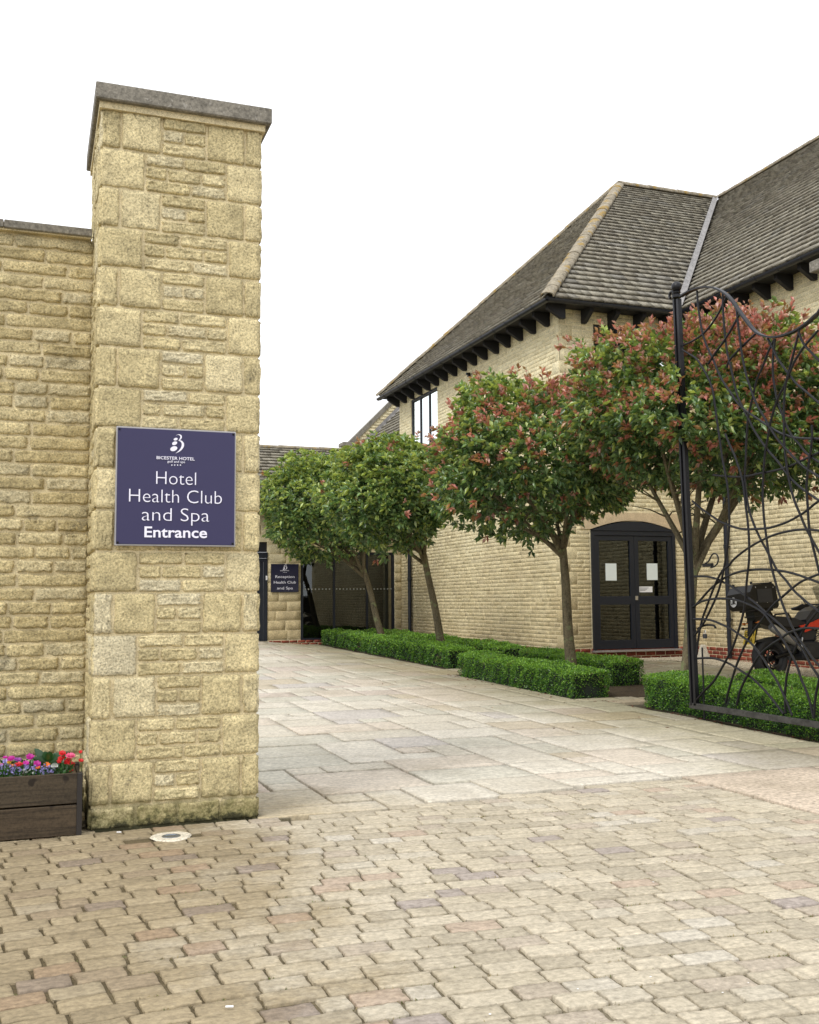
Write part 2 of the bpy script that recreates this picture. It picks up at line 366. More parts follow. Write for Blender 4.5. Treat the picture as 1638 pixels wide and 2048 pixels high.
# ------------------------------------------------------------------ stone block batches
def blocks(C, w, h, d, ex, ez, en, nx=4, nz=3, ch=.010, amp=.006, drop=.75, rs=NR, skirt=.03, oj=0.0):
    """N rough blocks: centre C (N,3) on the wall plane, size w,h, standing d proud along en. returns V (N,nv,3), F (nf,4)"""
    C = np.asarray(C, float).reshape(-1, 3); n = len(C)
    w = np.broadcast_to(np.asarray(w, float), (n,)); h = np.broadcast_to(np.asarray(h, float), (n,)); d = np.broadcast_to(np.asarray(d, float), (n,))
    ex = np.broadcast_to(np.asarray(ex, float), (n, 3)); ez = np.broadcast_to(np.asarray(ez, float), (n, 3)); en = np.broadcast_to(np.asarray(en, float), (n, 3))
    def par(L, k):
        t = np.linspace(0, 1, k-1)
        c = np.minimum(ch, L*.2)[:, None]
        return np.concatenate([np.zeros((n, 1)), c+t[None]*(L[:, None]-2*c), L[:, None]], 1)-L[:, None]/2
    U = par(w, nx); Vv = par(h, nz)            # (n,nx+1)
    u = np.repeat(U[:, :, None], nz+1, 2); v = np.repeat(Vv[:, None, :], nx+1, 1)
    y = d[:, None, None]+rs.normal(0, 1, u.shape)*amp
    bo = np.zeros(u.shape[1:], bool); bo[0] = bo[-1] = True; bo[:, 0] = bo[:, -1] = True
    y[:, bo] = (d[:, None]*(1-drop))+rs.rand(n, bo.sum())*amp*.6
    cr = np.minimum(ch*1.1, np.minimum(w, h)*.12)
    for a in (0, -1):
        for b_ in (0, -1):
            u[:, a, b_] += cr*(1 if a == 0 else -1)*rs.uniform(.3, 1.3, n); v[:, a, b_] += cr*(1 if b_ == 0 else -1)*rs.uniform(.3, 1.3, n)
    j = amp*.9
    u += rs.normal(0, 1, u.shape)*j*.8; v += rs.normal(0, 1, v.shape)*j*.55
    if oj:
        ju = rs.normal(0, 1, (n, 2, nz+1))*oj; jv = rs.normal(0, 1, (n, nx+1, 2))*oj*.8
        for q, w_ in ((0, 1.0), (1, .7)):
            u[:, q, :] += np.abs(ju[:, 0])*w_; u[:, -1-q, :] -= np.abs(ju[:, 1])*w_
            v[:, :, q] += np.abs(jv[:, :, 0])*w_; v[:, :, -1-q] -= np.abs(jv[:, :, 1])*w_
    ring = [(i, 0) for i in range(nx+1)]+[(nx, k) for k in range(1, nz+1)]+[(i, nz) for i in range(nx-1, -1, -1)]+[(0, k) for k in range(nz-1, 0, -1)]
    ii = np.array([a for a, b_ in ring]); kk = np.array([b_ for a, b_ in ring])
    g = np.stack([u, v, y], -1).reshape(n, -1, 3)
    sk = np.stack([u[:, ii, kk], v[:, ii, kk], np.full((n, len(ring)), -skirt)], -1)
    L = np.concatenate([g, sk], 1)
    P = C[:, None]+L[..., 0:1]*ex[:, None]+L[..., 1:2]*ez[:, None]+L[..., 2:3]*en[:, None]
    Fq = []
    flip = np.dot(np.cross(ex[0], ez[0]), en[0]) < 0
    for a in range(nx):
        for b_ in range(nz):
            q = [a*(nz+1)+b_, (a+1)*(nz+1)+b_, (a+1)*(nz+1)+b_+1, a*(nz+1)+b_+1]; Fq.append(q[::-1] if flip else q)
    G0 = (nx+1)*(nz+1); m = len(ring)
    for t in range(m):
        t2 = (t+1) % m
        q = [ring[t][0]*(nz+1)+ring[t][1], G0+t, G0+t2, ring[t2][0]*(nz+1)+ring[t2][1]]; Fq.append(q[::-1] if flip else q)
    return P, np.array(Fq)
def emit(P, Fq, C, root, pname, sname, mat, quota, score, smooth=True, slabel=None):
    """the `quota` best-scored blocks become parts, the rest one stuff part. returns remaining quota"""
    n = len(P); order = np.argsort(-score); vis = inframe(C)
    order = [i for i in order if vis[i]]
    top = set(order[:quota]) if quota > 0 else set()
    for i in sorted(top):
        put(mesh(pname, P[i]-C[i], Fq, mat, None, smooth), pname, root, C[i])
    rest = [i for i in range(n) if i not in top]
    if rest:
        V = P[rest].reshape(-1, 3); nv = P.shape[1]
        FF = (Fq[None]+(np.arange(len(rest))*nv)[:, None, None]).reshape(-1, 4)
        o = put(mesh(sname, V-np.array(root.location), FF, mat, None, smooth), sname, root, tuple(root.location))
        o['kind'] = 'stuff'
        if slabel: o['label'] = slabel
    return quota-len(top)
def score_of(C, area, normal):
    q = np.asarray(C)-[0, 0, H]; d = np.linalg.norm(q, axis=1)
    f = np.maximum(.02, -(q/d[:, None])@np.asarray(normal, float))
    return np.asarray(area)*f/d**2
def courses(x0, x1, z0, z1, ch, lmin, lmax, holes=(), jt=.010, rs=R, quoinL=None, quoinR=None, even=True):
    """rect list (xc,zc,w,h) of coursed stones in a wall face, clear of holes"""
    out = []; nrow = max(1, round((z1-z0)/ch)); p = (z1-z0)/nrow
    for k in range(nrow):
        za = z0+k*p; zb = za+p
        segs = [(x0, x1)]
        if quoinL: segs[0] = (x0+quoinL[(k//3) % 2], segs[0][1])
        if quoinR: segs[0] = (segs[0][0], x1-quoinR[(k//3) % 2])
        for (a, b, c, d) in holes:
            if zb-.2*p > c and za+.2*p < d:
                ns = []
                for s, e in segs:
                    if b <= s or a >= e: ns.append((s, e)); continue
                    if a > s: ns.append((s, a))
                    if b < e: ns.append((b, e))
                segs = ns
        for s, e in segs:
            x = s
            while x < e-.02:
                wd = rs.uniform(lmin, lmax)
                if e-(x+wd) < lmin*.6: wd = e-x
                wd = min(wd, e-x)
                if wd > .03: out.append((x+wd/2, (za+zb)/2, wd-jt, p-jt))
                x += wd
    if quoinL or quoinR:
        nb = nrow//3+1
        for k in range(nb):
            za = z0+k*3*p; zb = min(za+3*p, z1)
            if zb-za < .02: continue
            for q, side in ((quoinL, 0), (quoinR, 1)):
                if not q: continue
                wq = q[k % 2]; a = x0 if side == 0 else x1-wq
                if any(a+wq > hh[0]+.01 and a < hh[1]-.01 and zb > hh[2]+.02 and za < hh[3]-.02 for hh in holes): continue
                out.append((a+wq/2, (za+zb)/2, wq-jt, zb-za-jt))
    return out
def wall_core(mb, x0, x1, z0, z1, holes, fn, rev=.12, mi=0):
    """flat mortar face with openings and reveals; fn(x,out,z)->world"""
    xs = sorted({x0, x1, *[h[0] for h in holes], *[h[1] for h in holes]}); zs = sorted({z0, z1, *[h[2] for h in holes], *[h[3] for h in holes]})
    for a, b in zip(xs, xs[1:]):
        for c, d in zip(zs, zs[1:]):
            xm, zm = (a+b)/2, (c+d)/2
            if any(h[0] < xm < h[1] and h[2] < zm < h[3] for h in holes): continue
            mb.quad(fn(a, 0, c), fn(b, 0, c), fn(b, 0, d), fn(a, 0, d), mi)
    for (a, b, c, d) in holes:
        for p, q in (((a, c), (b, c)), ((b, c), (b, d)), ((b, d), (a, d)), ((a, d), (a, c))):
            mb.quad(fn(p[0], 0, p[1]), fn(q[0], 0, q[1]), fn(q[0], -rev, q[1]), fn(p[0], -rev, p[1]), mi)
def face_blocks(rects, fn, ex, ez, en, d, nx, nz, amp, ch, drop=.75, dv=.004, oj=0.0):
    C = np.array([fn(r_[0], 0, r_[1]) for r_ in rects]); w = np.array([r_[2] for r_ in rects]); h = np.array([r_[3] for r_ in rects])
    dd = d+NR.normal(0, dv, len(C))
    P, Fq = blocks(C, w, h, np.maximum(dd, d*.4), ex, ez, en, nx, nz, ch, amp, drop, oj=oj)
    return P, Fq, C, w*h

# ------------------------------------------------------------------ ground
def ground():
    xs = np.concatenate([[-220, -80, -30, -12], np.arange(-6, 16.01, .5), [20, 30, 80, 220]])
    ys = np.concatenate([[-160, -40, -10], np.arange(-2, 34.01, .5), [40, 60, 120, 320]])
    V = [(x, y, float(gz(x, y))-.045) for x in xs for y in ys]; ny = len(ys)
    Fc = [(i*ny+j, (i+1)*ny+j, (i+1)*ny+j+1, i*ny+j+1) for i in range(len(xs)-1) for j in range(ny-1)]
    o = put(mesh('ground', V, Fc, M_joint, smooth=True), 'ground'); tag(o, kind='structure')
ground()

def yoff(X):
    X = np.asarray(X, float)
    xs = np.array([-3, .3, .9, 1.5, 2.5, 3.3, 4.6, 6]); sl = np.array([.12, .12, .02, -.05, -.075, -.06, 0.0, .0])
    g = np.linspace(-3, 6, 181); s = np.interp(g, xs, sl); c = np.concatenate([[0], np.cumsum((s[1:]+s[:-1])/2*(g[1]-g[0]))])
    return np.interp(X, g, c-np.interp(1.5, g, c)), np.interp(X, xs, sl)
def edgeY(X): return 6.69+np.clip((np.asarray(X)-1.6)*.115, -.0, .36)
sp = bpy.data.objects.new('sett_paving', None); COL.objects.link(sp); tag(sp, kind='structure')
C = []; w = []; h = []; EX = []
rp = .129; y = 1.4; row = 0
while y < 7.6:
    x = -3.0+R.uniform(0, .2)
    while x < 4.57:
        L = R.choice([.175, .19, .20, .20, .205, .215, .225, .24])*R.uniform(.96, 1.04)
        if R.random() < .06: L *= .6
        if x+L > 4.56: L = 4.625-x
        xc = x+L/2; yo, sl = yoff(xc); yc = y+yo
        ok = yc < (edgeY(xc)-.015) if xc > 1.36 else (yc < 6.76 if xc > .3 else yc < 7.4)
        if xc > 1.36 and xc < 1.6: ok = yc < 6.70
        if ok and xc < 4.63 and not math.hypot((xc-.82)*.55, yc-6.44) < .10:
            C.append((xc, yc, float(gz(xc, yc))-.0)); w.append(L-R.uniform(.006, .013)); h.append(rp-R.uniform(.004, .010)); EX.append((1, float(sl), 0))
        x += L
    y += rp; row += 1
for k in range(24):                                            # header course along the slabs
    yc = 4.6+k*.105
    if yc < 7.0: C.append((4.72+R.uniform(-.005, .005), yc, 0)); w.append(.19); h.append(.093); EX.append((1, 0, 0))
C = np.array(C); w = np.array(w); h = np.array(h); EX = np.array(EX, float); EX += np.stack([0*w, NR.normal(0, .02, len(w)), 0*w], 1)
EX /= np.linalg.norm(EX, axis=1)[:, None]; EZ = np.stack([-EX[:, 1], EX[:, 0], 0*w], 1)
EN = np.stack([NR.normal(0, .012, len(w)), NR.normal(0, .014, len(w)), np.ones(len(w))], 1)
C[:, 2] += NR.normal(0, .0024, len(w))-.016
gxs = np.arange(-3.2, 5.01, .2); gys = np.arange(1.2, 7.81, .2); Vb = [(x, y, -.0115+.0015*math.sin(x*9)*math.cos(y*11)) for x in gxs for y in gys]
Vb = [v for v in Vb]; nyb = len(gys)
Fb = [(i*nyb+j, (i+1)*nyb+j, (i+1)*nyb+j+1, i*nyb+j+1) for i in range(len(gxs)-1) for j in range(nyb-1) if not (gys[j] > 6.4 and gxs[i] > 1.2)]
put(mesh('joint_sand', Vb, Fb, M_sand, smooth=True), 'joint_sand', sp)
P, Fq = blocks(C, w, h, np.full(len(w), .016), EX, EZ, EN, 10, 7, .0035, .0009, .25, oj=.0030)
emit(P, Fq, C, sp, 'sett', 'sett_field', M_sett, 300, score_of(C, w*h, (0, 0, 1)))

# flags on a 0.305 m module
fp = bpy.data.objects.new('flagstone_paving', None); COL.objects.link(fp); tag(fp, kind='structure')
beds = [(7.25, 9.05, 17.75, 26.95), (6.84, 9.05, 12.3, 16.6), (7.25, 9.05, 6.9, 11.45)]
def in_bed(x, y): return any(a < x < b and c < y < d for a, b, c, d in beds)
mod = .305; X0, YF0 = 1.40, 6.70; nxc, nyc = 33, 67
used = np.zeros((nxc, nyc), bool)
for i in range(nxc):
    for j in range(nyc):
        x, y = X0+(i+.5)*mod, YF0+(j+.5)*mod
        if in_bed(x, y) or (x > 9.5 and y > 17.5) or y > 26.97 or (7.3 < x < 8.5 and 6.9 < y < 8.15) or x > 11.45: used[i, j] = True
        if x > 9.3 and y > 16.9: used[i, j] = True
sizes = [(3, 2), (2, 3), (2, 2), (3, 3), (2, 1), (1, 2), (1, 1), (3, 1)]; wts = [6, 4, 5, 2, 3, 2, 1, 1.5]
FC = []; Fw = []; Fh = []
for j in range(nyc):
    for i in range(nxc):
        if used[i, j]: continue
        opts = []
        for (a, b), ww in zip(sizes, wts):
            if i+a <= nxc and j+b <= nyc and not used[i:i+a, j:j+b].any(): opts.append(((a, b), ww))
        if not opts: continue
        a, b = R.choices([o[0] for o in opts], [o[1] for o in opts])[0]
        used[i:i+a, j:j+b] = True
        xc, yc = X0+(i+a/2)*mod, YF0+(j+b/2)*mod
        FC.append((xc, yc, 0)); Fw.append(a*mod-R.uniform(.014, .028)); Fh.append(b*mod-R.uniform(.018, .036))
for (xa, xb, ya, yb) in ((4.83, 6.1, 5.2, 7.03), (6.12, 7.28, 5.2, 7.03), (4.83, 6.4, 3.8, 5.18), (6.42, 7.8, 3.8, 5.18)):   # big pink slabs beside the setts
    FC.append(((xa+xb)/2, (ya+yb)/2, 0)); Fw.append(xb-xa-.015); Fh.append(yb-ya-.015)
nsl = np.arange(len(FC)) >= len(FC)-4
FC = np.array(FC); Fw = np.array(Fw); Fh = np.array(Fh)
FC[:, 1] += np.where((FC[:, 1] > 6.69) & ~nsl, np.clip((FC[:, 0]-1.6)*.115, 0, .36)*np.clip(1-(FC[:, 1]-6.7)/20, 0, 1), 0)
FC[:, 2] = gz(FC[:, 0], FC[:, 1])-.0145+NR.normal(0, .002, len(FC))
gx = (gz(FC[:, 0]+.1, FC[:, 1])-gz(FC[:, 0]-.1, FC[:, 1]))/.2; gy = (gz(FC[:, 0], FC[:, 1]+.1)-gz(FC[:, 0], FC[:, 1]-.1))/.2
z1 = np.ones(len(FC)); ex = np.stack([z1, 0*z1, gx], 1); ez = np.stack([0*z1, z1, gy], 1)
en = np.stack([-gx+NR.normal(0, .004, len(gx)), -gy+NR.normal(0, .004, len(gx)), z1], 1)
P, Fq = blocks(FC, Fw, Fh, np.full(len(FC), .019), ex, ez, en, 10, 8, .004, .0012, .35, oj=.0028)
sl_i = nsl
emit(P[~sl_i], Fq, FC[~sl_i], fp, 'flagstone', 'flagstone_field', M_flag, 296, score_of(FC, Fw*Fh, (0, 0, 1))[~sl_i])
emit(P[sl_i], Fq, FC[sl_i], fp, 'large_slab', 'slab_field', M_slab, 4, score_of(FC, Fw*Fh, (0, 0, 1))[sl_i])
# mortar sheet under the flags
V = []; Fc = []
xs = np.arange(1.40, 11.6, .4); ys = np.arange(6.7, 27.2, .4)
for x in xs:
    for y in ys: V.append((x, y+float(np.clip((x-1.6)*.115, 0, .36))*max(0, 1-(y-6.7)/20), float(gz(x, y))-.034))
for i in range(len(xs)-1):
    for j in range(len(ys)-1): Fc.append((i*len(ys)+j, (i+1)*len(ys)+j, (i+1)*len(ys)+j+1, i*len(ys)+j+1))
o = put(mesh('joint_bed', V, Fc, M_fjoint, smooth=True), 'joint_bed', fp)
# beds of soil
for k, (a, b, c, d) in enumerate(beds):
    V = []; ys = np.linspace(c, d, 20)
    for x in (a, (a+b)/2, b):
        for y in ys: V.append((x, y, float(gz(x, y))-.005+(0.01 if x == (a+b)/2 else 0)))
    Fc = [(i*20+j, (i+1)*20+j, (i+1)*20+j+1, i*20+j+1) for i in range(2) for j in range(19)]
    tag(put(mesh('soil_bed', V, Fc, M_soil, smooth=True), 'soil_bed'), kind='structure')
# concrete skirting at the pillar foot
mb = MB(); mb.add([(1.38, 6.70, -.002), (1.62, 6.72, -.004), (1.62, 7.0, -.004), (1.50, 7.9, -.002), (1.38, 7.9, .0), (1.38, 6.7, -.05), (1.62, 6.72, -.05)], [(0, 1, 2, 3, 4), (0, 5, 6, 1)])
tag(mb.build('mortar_kerb', M_joint), kind='structure')
# gravel: pebbles along the building
def pebbles(name, n, fx, s0, s1, mat, label, cat):
    base = np.array([(1,0,0),(-1,0,0),(0,1,0),(0,-1,0),(0,0,1),(0,0,-1)], float)
    bf = np.array([(0,2,4),(2,1,4),(1,3,4),(3,0,4),(2,0,5),(1,2,5),(3,1,5),(0,3,5)])
    C = fx(n); n = len(C); s = NR.uniform(s0, s1, (n, 1, 1))*NR.uniform(.7, 1.2, (n, 1, 3)); a = NR.rand(n)*6.28
    L = base[None]*s; x = L[..., 0]*np.cos(a)[:, None]-L[..., 1]*np.sin(a)[:, None]; y = L[..., 0]*np.sin(a)[:, None]+L[..., 1]*np.cos(a)[:, None]
    V = np.stack([x, y, L[..., 2]*.7], -1)+C[:, None]
    FF = (bf[None]+(np.arange(n)*6)[:, None, None]).reshape(-1, 3)
    o = put(mesh(name, V.reshape(-1, 3), FF, mat), name); tag(o, label, cat, kind='stuff'); return o
def gfx(n):
    a = NR.rand(n)
    X = np.where(a < .3, NR.uniform(9.66, 12.55, n), NR.uniform(11.5, 12.55, n)); Y = np.where(a < .3, NR.uniform(16.95, 17.62, n), NR.uniform(10, 17.6, n))
    return np.stack([X, Y, gz(X, Y)+.004], 1)
pebbles('gravel', 15000, gfx, .012, .024, M_gravel, 'pale cream gravel strip along the foot of the hotel walls', 'gravel')

# ------------------------------------------------------------------ gate pillars
def pillar_face(Wd, ztop, flip=False):
    jt = .010; out = []; z = 0
    # foot course
    x = -Wd/2
    for wd in (.28, .26, .27, Wd-.81): out.append((x+wd/2, .07, wd-jt, .14-jt)); x += wd
    z = .145; k = 0; p = (ztop-.02-z)/17
    for k in range(17):
        ca = (k % 2 == 0) != flip
        if ca:
            a = [.125, .262, Wd-.125-.262*2-.112, .262, .112]
            if R.random() < .5: a[1] += .012; a[2] -= .012
            x = -Wd/2
            for i, wd in enumerate(a):
                if i != 2: out.append((x+wd/2, z+p/2, wd-jt, p-jt))
                else:
                    q = p/3
                    out.append((x+wd/2, z+q*.5, wd-jt, q-jt*.9)); s = wd*R.uniform(.42, .58)
                    out.append((x+s/2, z+q*1.5, s-jt, q-jt*.9)); out.append((x+s+(wd-s)/2, z+q*1.5, wd-s-jt, q-jt*.9))
                    out.append((x+wd/2, z+q*2.5, wd-jt, q-jt*.9))
                x += wd
        else:
            wl, wr = .278+R.uniform(-.01, .01), .232+R.uniform(-.01, .01)
            out.append((-Wd/2+wl/2, z+p/2, wl-jt, p-jt)); out.append((Wd/2-wr/2, z+p/2, wr-jt, p-jt))
            xa, xb = -Wd/2+wl, Wd/2-wr; q = p/3
            for rI in range(3):
                if rI == 1: c = sorted([xa, xa+(xb-xa)*R.uniform(.2, .3), xa+(xb-xa)*R.uniform(.68, .78), xb])
                else: c = [xa, xa+(xb-xa)*R.uniform(.42, .58), xb]
                for a_, b_ in zip(c, c[1:]): out.append(((a_+b_)/2, z+q*(rI+.5), b_-a_-jt, q-jt*.9))
        z += p
    return out
def pillar(x0, x1, y0, y1, ztop, root, quota):
    mb = MB(); mb.box((x0+.012, y0+.012, -.05), (x1-.012, y1-.012, ztop))
    mb.build('mortar_core', M_mortar, root, tuple(root.location))
    xm, ym = (x0+x1)/2, (y0+y1)/2
    faces = [((0, -1, 0), lambda x, o, z: (xm+x, y0+.012-o, z), (1, 0, 0), x1-x0, False),
             ((-1, 0, 0), lambda x, o, z: (x0+.012-o, ym-x, z), (0, -1, 0), y1-y0, True),
             ((1, 0, 0), lambda x, o, z: (x1-.012+o, ym+x, z), (0, 1, 0), y1-y0, True),
             ((0, 1, 0), lambda x, o, z: (xm-x, y1-.012+o, z), (-1, 0, 0), x1-x0, False)]
    for en, fn, ex, Wd, fl in faces:
        rc = pillar_face(Wd, ztop, fl)
        P, Fq, C, ar = face_blocks(rc, fn, ex, (0, 0, 1), en, .0155, 12, 9, .0032, .008, .75, .003, oj=.0048)
        quota = emit(P, Fq, C, root, 'stone', 'stone_facing', M_stone, max(quota, 0) if en != (0, 1, 0) else 0, score_of(C, ar, en))
lp = thing('stone_gate_pillar', (.89, 7.33, 0), 'tall yellow rough stone pillar carrying the purple hotel sign', 'pillar', 'gate pillars of the entrance')
pillar(.362, 1.418, 6.78, 7.88, 4.66, lp, 300)
mb = MB(); mb.bevbox((.318, 6.715, 4.672), (1.478, 7.94, 4.785), .008); mb.build('coping_slab', M_cap, lp, tuple(lp.location))
mb = MB(); mb.box((.345, 6.755, 4.628), (1.44, 7.91, 4.672)); mb.build('mortar_bedding', M_mortar, lp, tuple(lp.location))
rpil = thing('stone_gate_pillar', (7.9, 7.5, 0), 'yellow stone pillar cut off by the right photo edge behind the iron gate', 'pillar', 'gate pillars of the entrance')
pillar(7.37, 8.43, 6.98, 8.08, 4.66, rpil, 90)
mb = MB(); mb.bevbox((7.31, 6.915, 4.672), (8.49, 8.14, 4.785), .008); mb.build('coping_slab', M_cap, rpil, tuple(rpil.location))

# ------------------------------------------------------------------ left garden wall
lw = thing('garden_wall', (-1.5, 7.6, 0), 'lower coursed yellow stone wall joining the left side of the sign pillar', 'wall')
mb = MB(); mb.box((-5, 7.5, -.05), (.37, 7.85, 3.98)); mb.box((-5, 7.45, 3.98), (.34, 7.90, 4.036)); mb.build('mortar_core', M_mortar, lw, tuple(lw.location))
rc = courses(-5, .365, 0, 3.975, .0945, .19, .50, jt=.009)
P, Fq, C, ar = face_blocks(rc, lambda x, o, z: (x, 7.5-o, z), (1, 0, 0), (0, 0, 1), (0, -1, 0), .015, 12, 6, .0036, .008, .7, .004, oj=.0072)
emit(P, Fq, C, lw, 'stone', 'stone_facing', M_wallstone, 300, score_of(C, ar, (0, -1, 0)))
x = .345
mb = None
for L in (.585, .6, .6, .6, .6, .6, .6, .6, .6):
    mb = MB(); mb.bevbox((x-L+.004, 7.43, 3.99), (x, 7.92, 4.048), .006); mb.build('coping_slab', M_cap, lw, tuple(lw.location)); x -= L

# ------------------------------------------------------------------ lettering
def text_mesh(body, size, bold=0.0, ext=.0012, sx=1.0, space=1.0):
    cu = bpy.data.curves.new('t', 'FONT'); cu.body = body; cu.size = size; cu.align_x = 'CENTER'; cu.offset = bold; cu.extrude = ext
    cu.resolution_u = 4; cu.space_character = space
    ob = bpy.data.objects.new('t', cu); dg = bpy.context.evaluated_depsgraph_get()
    COL.objects.link(ob); dg.update(); m = bpy.data.meshes.new_from_object(ob.evaluated_get(dg)); COL.objects.unlink(ob); bpy.data.objects.remove(ob)
    n = len(m.vertices); co = np.zeros(n*3); m.vertices.foreach_get('co', co); co = co.reshape(-1, 3)
    wd = co[:, 0].max()-co[:, 0].min(); co[:, 0] -= (co[:, 0].max()+co[:, 0].min())/2; co[:, 0] *= sx
    fc = [tuple(p.vertices) for p in m.polygons]; bpy.data.meshes.remove(m)
    return co, fc
def lettering(body, cx, cz, y, size, root, mat, width=None, bold=0.0, name='lettering', en=-1):
    co, fc = text_mesh(body, size, bold)
    if width: co[:, 0] *= width/(co[:, 0].max()-co[:, 0].min())
    V = np.stack([cx+co[:, 0], y-co[:, 2], cz+co[:, 1]], 1)
    groups = [fc]
    for _ in range(body.count(' ')):                          # one mesh per word
        best = None
        for gi, g in enumerate(groups):
            iv = sorted((min(co[i, 0] for i in f), max(co[i, 0] for i in f)) for f in g); hi = iv[0][1]
            for a_, b_ in iv[1:]:
                if best is None or a_-hi > best[0]: best = (a_-hi, gi, (a_+hi)/2)
                hi = max(hi, b_)
        g = groups.pop(best[1]); groups += [[f for f in g if co[f[0], 0] < best[2]], [f for f in g if co[f[0], 0] >= best[2]]]
    for g in groups:
        ids = sorted({i for f in g for i in f}); mp = {a_: k for k, a_ in enumerate(ids)}; c0 = V[ids].mean(0)
        put(mesh(name, V[ids]-c0, [tuple(mp[i] for i in f) for f in g], mat), name, root, tuple(c0))
def emblem(root, cx, cz, y, s, mat):
    """three slanted pebbles and a double sweeping curl"""
    def P(u, v): return (cx+u*s, y, cz+v*s)
    for k, (u, v, a, b, t) in enumerate(((-.10, .30, .12, .075, .35), (-.155, .06, .155, .10, .45), (-.20, -.26, .21, .135, .40))):
        pts = []
        for i in range(24):
            th = 2*math.pi*i/24; ex_, ey_ = a*math.cos(th), b*math.sin(th)
            pts.append((u+ex_*math.cos(t)-ey_*math.sin(t), v+ex_*math.sin(t)+ey_*math.cos(t)))
        mb = MB(); mb.add([P(*p) for p in pts], [tuple(range(24))]); mb.build('emblem_pebble', mat, root, (cx, y, cz))
    for cl in ([(-.10, .50, .0), (-.02, .56, .012), (.10, .585, .035), (.20, .52, .07), (.215, .42, .075), (.16, .31, .055), (.06, .22, .02), (-.02, .19, .0)],
               [(-.03, .19, .0), (.10, .235, .03), (.24, .19, .075), (.32, .06, .105), (.31, -.10, .11), (.22, -.27, .085), (.07, -.42, .045), (-.10, -.53, .0)]):
        V = []; Fc = []
        c = np.array([(a, b) for a, b, _ in cl]); w_ = np.array([q[2] for q in cl]); t = np.linspace(0, len(cl)-1, 40)
        xi = np.interp(t, range(len(cl)), c[:, 0]); zi = np.interp(t, range(len(cl)), c[:, 1]); wi = np.interp(t, range(len(cl)), w_)
        for _ in range(3): xi[1:-1] = (xi[:-2]+2*xi[1:-1]+xi[2:])/4; zi[1:-1] = (zi[:-2]+2*zi[1:-1]+zi[2:])/4
        dx, dz = np.gradient(xi), np.gradient(zi); L = np.hypot(dx, dz)
        for i in range(40):
            V.append(P(xi[i]-dz[i]/L[i]*wi[i]*.62, zi[i]+dx[i]/L[i]*wi[i]*.62)); V.append(P(xi[i]+dz[i]/L[i]*wi[i]*.62, zi[i]-dx[i]/L[i]*wi[i]*.62))
            if i: Fc.append((2*i-2, 2*i-1, 2*i+1, 2*i))
        mb = MB(); mb.add(V, Fc); mb.build('emblem_curl', mat, root, (cx, y, cz))
def star(root, cx, cz, y, r, mat):
    mb = MB(); mb.add([(cx+math.sin(i*math.pi/5)*(r if i % 2 == 0 else r*.42), y, cz+math.cos(i*math.pi/5)*(r if i % 2 == 0 else r*.42)) for i in range(10)], [tuple(range(10))])
    mb.build('star', mat, root, (cx, y, cz))
sg = thing('entrance_sign', (.865, 6.75, 2.145), 'square purple sign reading Hotel Health Club and Spa Entrance', 'sign')
sy0 = 6.735
mb = MB(); mb.bevbox((.484, sy0, 1.764), (1.248, sy0+.03, 2.528), .003); mb.build('silver_edge', M_edge, sg, (.865, 6.75, 2.145))
mb = MB(); mb.bevbox((.492, sy0-.005, 1.774), (1.240, sy0-.001, 2.518), .002); mb.build('sign_face', M_navy, sg, (.865, 6.75, 2.145))
ly = sy0-.0085
def sgp(px, py): p = PYp(220+px/6.3, 840+py/6.3, sy0-.006); return p[0], p[2]
for body, (cx_, by_), size, (xa, xb), bold in (('Hotel', (830, 815), .124, (580, 1083), -.0018), ('Health Club', (825, 1045), .124, (238, 1408), -.0018),
                                         ('and Spa', (826, 1275), .124, (400, 1252), -.0018), ('Entrance', (828, 1480), .097, (432, 1222), .0016)):
    a = sgp(xa, by_); b = sgp(xb, by_)
    lettering(body, (a[0]+b[0])/2, (a[1]+b[1])/2, ly, size*1.0, sg, M_letter, b[0]-a[0], bold, 'lettering')
a = sgp(586, 492); b = sgp(1066, 498); lettering('BICESTER HOTEL', (a[0]+b[0])/2, a[1], ly, .028, sg, M_letter, b[0]-a[0], .0003)
a = sgp(722, 535); b = sgp(945, 538); lettering('golf and spa', (a[0]+b[0])/2, a[1], ly, .021, sg, M_letter, b[0]-a[0], .0)
for i in range(4): p = sgp(778+i*36.5, 568); star(sg, p[0], p[1], ly, .0065, M_letter)
p = sgp(848, 308); emblem(sg, p[0], p[1], ly, .112, M_letter)
for a in (.502, 1.230):
    for b in (1.784, 2.508):
        mb = MB(); mb.lathe([(0, -.006), (.006, -.005), (.008, 0), (.008, .004)], (a, sy0-.005, b), 10, 'y'); mb.build('screw', M_blackg, sg, (a, sy0-.005, b))

# ------------------------------------------------------------------ hotel building
HB = thing('hotel_building', (11, 20, 0), 'two storey yellow stone hotel wing with hipped stone tiled roof and black gutters', 'building')
HL = tuple(HB.location)
X1, YW, YF, X3 = 9.64, 17.68, 27.0, 12.62
ZE = 7.05
hb = .30                                                      # top of the brick plinth
def zb(x, y): return float(gz(x, y))
